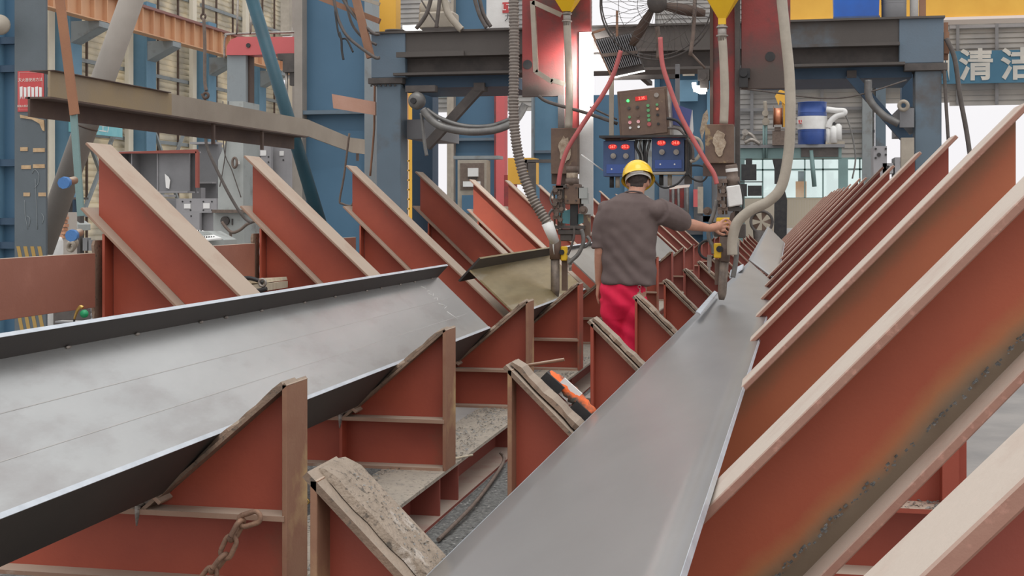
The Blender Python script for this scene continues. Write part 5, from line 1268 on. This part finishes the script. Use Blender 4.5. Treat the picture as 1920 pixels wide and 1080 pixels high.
solo('wire_loop', tp(MB(), [(655,250),(645,330),(637,375),(642,382),(658,386),(664,375)], 13.8, .012), M['headbrown'], 'bent wire loop hanging near the third tall left arm', 'wire')
solo('leg_pipe', tp(MB(), [(703,130),(702,210),(701,250),(694,330)], 13.3, .012, 6, 4), M['rustpost'], 'thin rusty pipe along the outside of the left gantry leg', 'pipe')
# yellow ladder frame
t = thing('ladder_rack', 'yellow steel ladder rack standing just right of the left gantry leg', 'frame', tuple(at(765,400,y=19)))
obj('post', pb(MB(), 766,130,779,410,19,.1), M['yellow'], t); obj('panel', pb(MB(), 745,150,766,262,19.05,.05), M['orange'], t); obj('post', pb(MB(), 750,262,762,410,19,.1), M['creamwall'], t)
for k in range(6): obj('rung', pb(MB(), 762,300+18*k,768,303+18*k,19,.05), M['yellow'], t)
# far pieces between columns
slab = lambda nm, q, y, dep, m, lab, cat: solo(nm, pb(MB(), *q, y, dep), M[m], lab, cat)
slab('red_post', (930,160,946,430), 27, .3, 'jibred', 'pinkish red upright left of the corrugated hose', 'post')
slab('red_barrier', (945,328,966,420), 26, .2, 'mastred', 'bright red panel right of the grey electrical cabinet', 'panel')
slab('cyan_board', (820,165,850,182), 45.6, .05, 'cyan', 'small cyan board far behind, right of the hose reel', 'sign')
slab('pale_far_post', (838,130,850,345), 33, .2, 'hose', 'pale far post right of the hose reel', 'post')
t = thing('yellow_machine', 'yellow machine with black guard behind the corrugated hose', 'machine', tuple(at(985,400,y=22)))
obj('body', pb(MB(), 952,296,1000,345,22,.5), M['yellow'], t); obj('leg', pb(MB(), 988,345,998,400,22,.2), M['yellow'], t)
b = pb(MB(), 981,299,1034,305,21.8,.1); pb(b, 981,299,988,320,21.8,.1); pb(b, 990,304,1004,375,21.8,.06); obj('guard', b, M['sooty'], t)
t = thing('electrical_cabinet', 'grey electrical cabinet with pale breaker between blue columns', 'cabinet', tuple(at(885,400,y=22)))
obj('case', pb(MB(), 858,300,912,362,22,.3), M['hose'], t); rc = obj('recess', pb(MB(), 863,306,907,356,21.98,.02), M['headbrown'], t)
obj('breaker', pb(MB(), 877,315,896,331,21.92,.06), M['white'], rc)
b = MB()
for k in range(4): pc(b, 879+4.5*k, 334, 21.93, 1.5, .02, 8)
obj('terminal', b, M['black'], t); obj('drawer', pb(MB(), 868,340,900,350,21.92,.06), M['white'], t)
slab('cabinet_top_beam', (850,292,934,298), 22.2, .4, 'greycol', 'grey beam across the blue column above the electrical cabinet', 'beam')
slab('blue_bin', (866,366,908,400), 21.85, .1, 'blue', 'dark blue box under the grey electrical cabinet', 'box')

# cables and angle bars upper left of the gantry
hose('cable_drop', [(623,-20),(630,20),(638,45),(655,72),(700,106),(712,108)], 12.6, .016, 'cable', 'black cable sweeping down to the left gantry corner', 'cable')
hose('cable_drop', [(634,-20),(650,10),(672,38),(700,62),(712,64)], 12.7, .016, 'cable', 'black cable above, sweeping to the gantry corner', 'cable')
hose('cable_drop', [(645,-20),(658,40),(680,70),(706,84)], 12.8, .014, 'cable', 'black cable between the two sweeping ones', 'cable')
hose('cable_drop', [(636,60),(640,75),(641,95),(644,112)], 12.55, .012, 'black', 'frayed black cable end hanging on the blue column', 'cable')
hose('cable_drop', [(628,20),(634,60),(640,72),(650,74),(662,98)], 12.58, .010, 'black', 'tangled thin black cable beside the frayed end', 'cable')
solo('angle_bar', MB().bar(at(663,-20,y=12.7), at(695,108,y=12.7), .075, .05, (0,1,0)), M['rustpost'], 'rusty brown angle bar running steeply to the gantry corner', 'bar')
solo('angle_bar', MB().bar(at(600,-4,y=12.9), at(712,40,y=12.9), .055, .05, (0,1,0)), M['rustpost'], 'rusty brown angle bar running shallowly to the yellow post', 'bar')
solo('angle_bar', MB().bar(at(668,-6,y=12.95), at(712,8,y=12.95), .035, .03, (0,1,0)), M['hose'], 'thin pale bar beside the yellow post', 'bar')
solo('ceiling_light', pb(MB(), 755,47,793,54,24,.3), mat('tube_light', (1,1,1), None, bump=0, emit=(1,1,.95), estr=3), 'glowing strip light behind the grey motor', 'light')

# ================================================================ left: stacked beams, cabinets
sy = 24
t = thing('box_beam', 'grey fabricated beam with stiffener compartments lying on the stack at the left', 'beam', tuple(at(280,368,y=sy)))
zt, zb = at(280,287,y=sy).z, at(280,362,y=sy).z
X = lambda p, y=sy: at(p,395,y=y).x
obj('top_flange', MB().box(X(192), X(366), sy-.25, sy+.25, zt, zt+.03), M['hgrey2'], t)
obj('bottom_flange', MB().box(X(200), X(362), sy-.25, sy+.25, zb, zb+.03), M['hgrey2'], t)
obj('web', MB().box(X(200), X(364), sy+.1, sy+.13, zb, zt), M['hgrey'], t)
for px in (212,234,256,304,): obj('stiffener', MB().box(X(px), X(px)+.02, sy-.22, sy+.1, zb+.03, zt), M['hgrey2'], t)
obj('end_panel', MB().box(X(305), X(364), sy-.2, sy-.17, zb+.03, zt), M['hgrey'], t)
obj('label', quad(MB(), [(309,326),(316,332),(319,338),(317,354),(311,352)], sy-.24, .01), M['paper'], t)
t = thing('red_angle', 'red primed angle frame on top of the stacked grey beam', 'angle', tuple(at(280,284,y=sy)))
obj('top_leg', quad(MB(), [(190,286),(368,280),(368,287),(192,288)], sy-.35, .1), M['redf'], t); obj('upright', pb(MB(), 366,284,371,352,sy-.35,.08), M['redf'], t)
t = thing('grey_beam', 'grey beam standing behind the red angle, left of the grey cabinet', 'beam', tuple(at(388,370,y=25)))
obj('web', pb(MB(), 372,270,412,372,25,.1), M['hgrey'], t); obj('flange', pb(MB(), 356,266,402,270,24.8,.4), M['hgrey2'], t); obj('flange', pb(MB(), 355,341,398,344,24.8,.4), M['hgrey2'], t); obj('block', pb(MB(), 360,352,377,372,24.6,.2), M['hgrey2'], t)
def plate_holes(lab, q, y, holes, papers, m='hgrey2'):
    t = thing('splice_plate', lab, 'plate', tuple(at((q[0]+q[2])/2, q[3], y=y)))
    obj('plate', pb(MB(), *q, y, .1), M[m], t)
    if holes:
        b = MB()
        for px, py in holes: pc(b, px, py, y-.01, 1.7, .02, 10)
        obj('bolt_hole', b, M['black'], t)
    for p in papers: obj('label', pb(MB(), *p, y-.015, .012), M['paper'], t)
plate_holes('grey drilled plate with two white labels lying on the left stack', (330,372,406,396), 23.5, [(342,378),(357,378),(381,378),(397,378),(357,394),(381,394),(397,394)], [(345,382,357,391),(381,381,393,391)])
plate_holes('grey drilled plate low in the left stack', (330,399,374,432), 23.3, [(358,405),(358,422),(344,422)], [])
plate_holes('grey drilled plate beside the jib post with white labels', (466,270,508,352), 23, [(487,294),(503,294),(487,304),(503,304),(487,318),(470,330)], [(488,282,499,292)])
plate_holes('grey plate with one label right of the jib post', (508,272,545,352), 23.2, [(531,300)], [(524,283,532,292)])
slab('grey_beam', (292,372,330,396), 23.7, .3, 'hgrey', 'short dark grey beam end left of the drilled plate', 'beam'); slab('grey_beam', (298,399,330,440), 23.7, .3, 'hgrey', 'grey beam end low in the left stack', 'beam')
slab('flat_bar', (268,365,316,369), 23.2, .3, 'hgrey2', 'pale flat bar on the left stack', 'bar'); slab('flat_bar', (300,396,408,399), 23.4, .4, 'hgrey2', 'long pale flat bar between the drilled plates', 'bar')
t = thing('stack_stand', 'brown steel trestle between the drilled plates and the grey cabinet', 'trestle', tuple(at(388,440,y=23.6)))
b = pb(pb(MB(), 374,403,398,416,23.6,.3), 374,420,398,425,23.6,.3); pb(b, 376,425,380,445,23.6,.1); pb(b, 393,425,397,445,23.6,.1); obj('frame', b, M['hose'], t)
t = thing('machine_cabinet', 'tall light grey machine cabinet behind the second tall left arm', 'cabinet', tuple(at(430,385,y=18)))
obj('body', quad(MB(), [(408,385),(409,300),(425,262),(430,190),(456,190),(456,385)], 18, .6), M['machgrey'], t)
obj('hose_loop', MB().torus(at(440,305,y=17.9), (0,1,0), .07, .02, 20, 6, squash=.5, ref=(0,0,1)), M['headbrown'], t); obj('switch', pb(MB(), 442,302,447,308,17.95,.05), M['paper'], t)
b = MB(); tp(b, [(418,190),(420,280),(435,320),(452,370)], 17.95, .008, 5, 5); tp(b, [(428,190),(422,290),(412,350)], 17.95, .008, 5, 5); obj('cable', b, M['cable'], t)
t = thing('lower_cabinet', 'grey lower machine cabinet with a round fan outlet', 'cabinet', tuple(at(430,452,y=17.5)))
obj('body', pb(MB(), 400,398,458,460,17.5,.6), M['machgrey'], t); obj('top', pb(MB(), 397,393,460,399,17.4,.7), M['headbrown'], t)
b = MB(); pc(b, 421, 414, 17.46, 9, .05, 20); obj('fan_outlet', b, M['sooty'], t)
b = MB(); tp(b, [(416,416),(425,428),(436,436),(450,431),(464,420),(480,414)], 17.35, .022); tp(b, [(432,434),(433,452)], 17.4, .02, 6, 0); obj('pipe', b, M['headbrown'], t)
obj('panel_line', pb(MB(), 434,410,436,422,17.48,.02), M['sooty'], t)
t = thing('control_console', 'pale control console with dark buttons behind the first tall arm', 'console', tuple(at(380,455,y=16)))
obj('body', quad(MB(), [(330,434),(390,434),(420,450),(420,470),(340,470)], 16.1, .4), M['machgrey'], t)
obj('top_panel', MB().prism([at(335,433,y=16.4), at(378,434,y=16.4), at(416,449,y=15.9), at(360,455,y=15.9)], (0,0,.02)), M['white'], t)
b = MB()
for r_ in range(4):
    for k in range(7): c = at(350+8*r_+4.5*k, 437+4*r_, y=16.35-.12*r_); c.z += .02; b.ball(c+V(0,0,.012), .012, .012, .012, 6, 4)
obj('buttons', b, M['black'], t, kind='stuff')
# behind the first arm, far left
t = thing('blue_capped_pipe', 'rusty pipe end with a blue cap left of the first tall arm', 'pipe', tuple(at(122,352,y=9.2)))
obj('pipe', MB().cyl(at(140,338,y=9.25), at(122,342,y=9.1), .03, n=14), M['rustpost'], t); obj('cap', MB().cyl(at(124,342,y=9.12), at(119,343,y=9.05), .045, n=9), M['bluecap'], t)
t = thing('blue_capped_pipe', 'second blue pipe cap lower down, above the long brown tie plate', 'pipe', tuple(at(135,452,y=9.2)))
obj('pipe', MB().cyl(at(150,436,y=9.25), at(137,441,y=9.1), .03, n=14), M['rustpost'], t); obj('cap', MB().cyl(at(138,441,y=9.12), at(133,442,y=9.05), .045, n=9), M['bluecap'], t)
solo('rope_coil', MB().torus(at(136,458,y=9.3), (.2,1,.1), .045, .02, 16, 6, squash=.6).torus(at(133,462,y=9.28), (.3,1,.3), .04, .016, 16, 6, squash=.7), M['hose'], 'coil of rough rope under the lower blue cap', 'rope')
bp = thing('brick_pier', 'small orange brick pier behind the leaning grey pipe', 'pier', tuple(at(112,445,y=14)))
obj('mortar', pb(MB(), 104,398,119,447,14.02,.3), M['mortar'], bp)
for r_ in range(7):
    for k in range(2):
        x0 = 103.5+8*k+(2 if r_ % 2 and k else 0); obj('brick', pb(MB(), x0, 399+7*r_, x0+7.2, 404.6+7*r_, 14, .1), M['brick'], bp)
t = thing('gas_tank', 'pale white cylinder tank behind the leaning pipe at the left', 'tank', tuple(at(104,480,y=13)))
c0, c1 = at(105,480,y=13), at(105,440,y=13); obj('body', MB().lathe([(0,0),(.075,0),(.075,.16),(.06,.2),(0,.215)], V(c0.x,c0.y,c0.z), n=16), M['white'], t); obj('gauge_slot', pb(MB(), 97,452,99,466,12.9,.02), M['black'], t)
t = thing('dark_rack', 'dark steel rack behind the web of the first tall arm', 'rack', tuple(at(140,480,y=15)))
obj('frame', pb(pb(pb(MB(), 123,350,128,480,15,.1), 143,400,150,480,15,.1), 123,370,150,374,15,.2), M['sooty'], t); obj('panel', pb(MB(), 124,372,146,410,15.2,.1), M['darkblue'], t); obj('box', quad(MB(), [(118,423),(134,413),(146,421),(146,432),(120,434)], 14.9, .3), M['machgrey'], t)
for q in ((155,446,163,470),(166,450,171,470)): obj('shelf_side', pb(MB(), *q, 15, .1), M['hgrey'], t)
# gauge below the long tie plate
t = thing('gas_gauge', 'green pressure gauge with brass fitting under the long brown tie plate', 'gauge', tuple(at(158,600,y=6.6)))
c = at(159,588,y=6.4); obj('dial', MB().lathe([(0,0),(.018,0),(.021,.006),(.021,.02),(0,.022)], c, (.3,-1,0), 20), M['greenp'], t)
obj('fitting', MB().tube([c+V(-.01,0,.03), c+V(-.025,0,.035), c+V(-.045,0,.012), c+V(-.06,0,-.03)], [.009,.011,.008,.006], 8, 3), M['brass'], t)
b = MB(); b.tube([c+V(-.06,0,-.03), c+V(-.075,.02,-.09), c+V(-.07,.05,-.25), c+V(-.05,.1,-.6), V(c.x-.03, c.y+.12, FZ+.01)], .006, 6, 4); obj('hose', b, M['black'], t)
t = thing('under_rack_machine', 'dark machinery low behind the long brown tie plate', 'machine', tuple(at(145,660,y=8.6)))
obj('body', pb(MB(), 100,578,172,760,8.8,.5), M['sooty'], t); b = MB()
for k in range(3): b.cyl(at(172,582+9*k,y=8.8), at(192,580+9*k,y=8.8), .018, n=8)
obj('ribbed_duct', b, M['hgrey'], t); obj('shelf', pb(MB(), 103,603,192,606,8.7,.2), M['hgrey'], t)
# clutter behind the second post
t = thing('board_stack', 'pale boards and hoses on the floor between the first two tall arms', 'boards', tuple(at(462,560,y=9.0)))
obj('board', quad(MB(), [(425,528),(498,524),(500,530),(430,534)], 8.9, .4), M['wood'], t); obj('board', quad(MB(), [(430,538),(500,532),(500,545),(440,552)], 8.8, .4), M['wood'], t)
b = MB(); tp(b, [(428,532),(445,524),(470,522),(494,530)], 8.8, .015); tp(b, [(426,546),(450,540),(480,545),(500,541)], 8.7, .015); obj('hose', b, M['black'], t)
obj('coupling', MB().torus(at(492,530,y=8.7), (0,1,0), .025, .009, 16, 6), M['metal'], t)
obj('support', pb(MB(), 432,552,498,640,8.9,.3), M['sooty'], t)

# ================================================================ right: platform with drum, pump, reel; silhouettes; railing
py_ = 39.2; PS = 1.85
t = thing('work_platform', 'grey-green platform beam on posts behind the right mast', 'platform', tuple(at(1480,345,y=py_)))
obj('beam', pb(MB(), 1384,277,1578,297,py_,.5), M['tealgrey'], t); obj('deck', pb(MB(), 1384,271,1584,277,py_-.1,.9), M['hgrey'], t)
zt = at(1580,297,y=py_).z; obj('post', MB().box(X(1572,py_), X(1590,py_), py_, py_+.15, FZ, zt), M['tealgrey'], t)
obj('post', MB().box(X(1386,py_), X(1396,py_), py_, py_+.15, FZ, zt), M['tealgrey'], t)
obj('dark_bay', pb(MB(), 1502,277,1572,294,py_-.03,.03), M['sooty'], t)
for px in (1432, 1437): obj('pipe', MB().cyl(at(px,235,y=py_-.05), at(px,297,y=py_-.05), .033, n=8), M['tealgrey'], t)
obj('hanging_rod', MB().cyl(at(1521,282,y=py_), at(1527,350,y=py_), .065, n=8), M['tealgrey'], t)
p0 = at(1523,272,y=py_+.1); hd = at(1523,192,y=py_+.1).z-p0.z
dt = drum('oil_drum', 'blue oil drum with a white band on the platform', p0.x, p0.y+.15, at(1523,271,y=py_).z, 26*py_/FPX, hd, M['drumblue'], M['white'])
q = at(1504,231,y=py_-.09); obj('logo_block', pb(MB(), 1497,225,1510,232,py_-.05,.03), M['sign'], dt); obj('lettering', text_mb('LUBE', .13, at(1505,228,y=py_-.06), (1,0,0), (0,0,1), .004), M['paper'], dt)
obj('lettering', text_mb('润滑油', .10, at(1505,236,y=py_-.06), (1,0,0), (0,0,1), .004), M['hgrey'], dt)
t = thing('dust_pump', 'white pump unit with bent pipe right of the oil drum', 'pump', tuple(at(1568,271,y=py_)))
b = MB(); tp(b, [(1549,205),(1566,207),(1582,208),(1582,213),(1568,218),(1557,228),(1553,240)], py_, .083, 10, 6); obj('bent_pipe', b, M['white'], t)
b = MB(); 
for px, q0, q1, r in ((1553,238,268,.065),(1563,236,268,.11),(1572,232,262,.095)): b.tube([at(px,q1,y=py_), at(px,q0+4,y=py_), at(px,q0,y=py_)], [r, r, r*.4], 12)
obj('cylinder', b, M['white'], t); b = MB(); pc(b,1564,232,py_-.02,3,.05,10); obj('cap', b, M['black'], t); obj('base', pb(MB(), 1548,265,1584,272,py_-.05,.3), M['hose'], t)
b = MB(); tp(b, [(1584,212),(1593,235),(1600,265),(1604,300),(1598,335)], py_, .026, 6, 5); obj('drain_hose', b, M['greyhose'], t)
t = thing('wire_reel', 'copper wire reel on a yellow bracket on the platform', 'reel', tuple(at(1460,272,y=py_-.3)))
b = MB(); c = at(1459,218,y=py_-.3); b.cyl(c-V(.12,0,0), c+V(.12,0,0), .24, n=20); obj('copper_coil', b, M['copper'], t)
b = MB(); b.cyl(c-V(.14,0,0), c-V(.12,0,0), .31, n=20).cyl(c+V(.12,0,0), c+V(.14,0,0), .31, n=20); obj('flange', b, M['brown'], t)
obj('bracket', quad(pb(MB(), 1466,172,1474,238,py_-.3,.1), [(1453,180),(1462,168),(1474,172),(1472,196),(1462,188),(1460,198)], py_-.35, .06), M['yellow'], t)
obj('base_box', pb(pb(MB(), 1448,245,1478,272,py_-.3,.3), 1452,238,1464,246,py_-.3,.1), M['headbrown'], t)
t = thing('valve_cluster', 'small pipes and valves at the left end of the platform', 'valves', tuple(at(1405,272,y=py_)))
b = MB(); tp(b, [(1392,262),(1400,250),(1412,256),(1420,268)], py_, .055); tp(b, [(1396,268),(1410,262),(1425,270)], py_-.1, .055); pc(b,1397,248,py_-.1,6,.1,12); obj('pipework', b, M['metal'], t)
b = MB(); tp(b, [(1434,190),(1436,215),(1433,240)], py_, .055); pc(b,1435,212,py_-.1,6,.1,10); pc(b,1436,228,py_-.1,7,.1,10); obj('valve', b, M['hose'], t)
# silhouetted machinery under the platform
t = thing('dark_machine', 'black machine silhouette under the platform against the green glass', 'machine', tuple(at(1462,420,y=38.5)))
obj('upper_block', pb(MB(), 1452,298,1472,345,38.4,.1), M['black'], t); b = quad(MB(), [(1448,298),(1474,298),(1470,350),(1476,375),(1474,412),(1450,412),(1452,370),(1458,345)], 38.6, .3); obj('column', b, M['black'], t)
t = thing('dark_fixture', 'black square fixture hanging left under the platform', 'fixture', tuple(at(1403,340,y=38.5)))
obj('box', pb(MB(), 1390,308,1418,338,38.5,.3), M['black'], t); obj('stem', pb(MB(), 1398,297,1410,308,38.5,.2), M['black'], t)
t = thing('dark_fixture', 'lower black boxes left of the beige hose against bright glass', 'fixture', tuple(at(1410,370,y=38.5)))
obj('box', pb(MB(), 1402,348,1428,367,38.5,.3), M['black'], t); obj('box', pb(MB(), 1384,345,1400,368,38.5,.3), M['black'], t); obj('rail', pb(MB(), 1386,340,1430,342,38.5,.05), M['black'], t)
t = thing('railing', 'cream railing with thin upright bars behind the right rows', 'railing', tuple(at(1505,425,y=40)))
obj('top_rail', pb(MB(), 1466,371,1550,374,40,.05), M['rail'], t); obj('bottom_rail', pb(MB(), 1466,419,1550,422,40,.05), M['rail'], t)
for k in range(17): obj('bar', pb(MB(), 1467+5*k, 374, 1469+5*k, 419, 40.01, .03), M['rail'], t)
slab('low_wall', (1380,372,1640,440), 42, .3, 'creamwall', 'low cream wall behind the railing', 'wall')
slab('white_bench', (1468,428,1500,446), 39, .3, 'white', 'white bench top low behind the right rows', 'bench')
t = thing('floor_fan', 'dark round floor fan behind the short greenish plate', 'fan', tuple(at(1428,430,y=38.2)))
b = MB(); b.torus(at(1428,416,y=38.2), (0,1,0), .30, .04, 24, 6); obj('ring', b, M['sooty'], t)
for k in range(5):
    a = 2*PI*k/5; c = at(1428,416,y=38.24); obj('blade', MB().prism([c+V(math.cos(a)*.04,0,math.sin(a)*.04), c+V(math.cos(a-.3)*.28,0,math.sin(a-.3)*.28), c+V(math.cos(a+.35)*.28,.06,math.sin(a+.35)*.28)], (0,.006,0)), M['brown'], t)
obj('foot', pb(MB(), 1420,432,1436,470,38.2,.2), M['sooty'], t)
t = thing('beam_stack', 'pale grey beam ends with bolt holes seen through the opening on the right', 'beams', tuple(at(1660,330,y=30)))
for q, hs in (((1638,274,1663,330), ((1642,279),(1661,279),(1642,296),(1661,290),(1648,290))), ((1655,306,1675,325), ((1665,314),)), ((1678,295,1700,330), ((1690,304),))):
    obj('beam_end', pb(MB(), *q, 30, 1.0), M['hgrey2'], t); b = MB()
    for px, py in hs: pc(b, px, py, 29.97, 2.0 if (px,py) not in ((1648,290),(1665,314)) else 3.6, .02, 10)
    obj('bolt_hole', b, M['black'], t)
slab('tan_post', (1690,258,1714,420), 12.85, .12, 'hose', 'tan upright wrapped post left of the right gantry leg', 'post')
# middle distance behind the worker and right head
t = thing('far_clutter', 'blue and red machine parts far behind the worker\'s arm', 'machine', tuple(at(1300,420,y=38.6)))
obj('red_panel', pb(MB(), 1255,352,1282,390,38.6,.2), M['mastred'], t); obj('blue_frame', pb(pb(MB(), 1292,330,1300,415,38.6,.2), 1318,300,1334,420,38.9,.2), M['blue'], t); obj('red_panel', pb(MB(), 1300,355,1308,388,38.4,.1), M['jibred'], t)
obj('grey_case', pb(MB(), 1308,350,1318,400,38.4,.2), M['hose'], t); obj('pink_strip', quad(MB(), [(1252,349),(1294,346),(1292,351),(1256,355)], 38.2, .05), M['pink'], t)
b = MB()
for px in (1262, 1272, 1288): tp(b, [(px,352),(px+1,425)], 38.4, .04, 6, 0)
obj('pipes', b, M['greyhose'], t); obj('cross_member', pb(MB(), 1240,405,1345,416,38.9,.3), M['hgrey'], t)
obj('backing', pb(MB(), 1236,330,1388,440,39.2,.1), M['hgrey'], t)
slab('blue_wall_box', (1272,150,1308,190), 39.1, .2, 'bluel', 'small blue box on the blue column right of the control box', 'box')
slab('pale_bar', (1280,136,1302,142), 38.9, .1, 'hose', 'short pale bar high on the blue column behind the fan', 'bar')

# stand things on the floor: stretch the lowest part of each down to it
def ground(name_prefixes):
    bpy.context.view_layer.update()
    for o in list(bpy.data.objects):
        if o.parent or not any(o.name.split('.')[0] == n for n in name_prefixes): continue
        ms = ([o] if o.type == 'MESH' else []) + [c for c in o.children if c.type == 'MESH']
        if not ms: continue
        lo = max(ms, key=lambda c: c.dimensions.z)
        z0 = min((lo.matrix_world @ v.co).z for v in lo.data.vertices)
        for v in lo.data.vertices:
            w = lo.matrix_world @ v.co
            if w.z < z0+.06: v.co.z += FZ-w.z
ground(['pale_far_post','red_post','red_barrier','white_bench','brick_pier','gas_tank','lower_cabinet','tan_post','ladder_rack','yellow_machine','grey_upright','splice_plate','grey_beam','machine_cabinet','jib_crane','pale_post','stack_stand','control_console','electrical_cabinet','beam_stack','far_clutter','floor_fan','dark_machine','railing','low_wall','dark_rack','under_rack_machine','board_stack','junction_post_'])
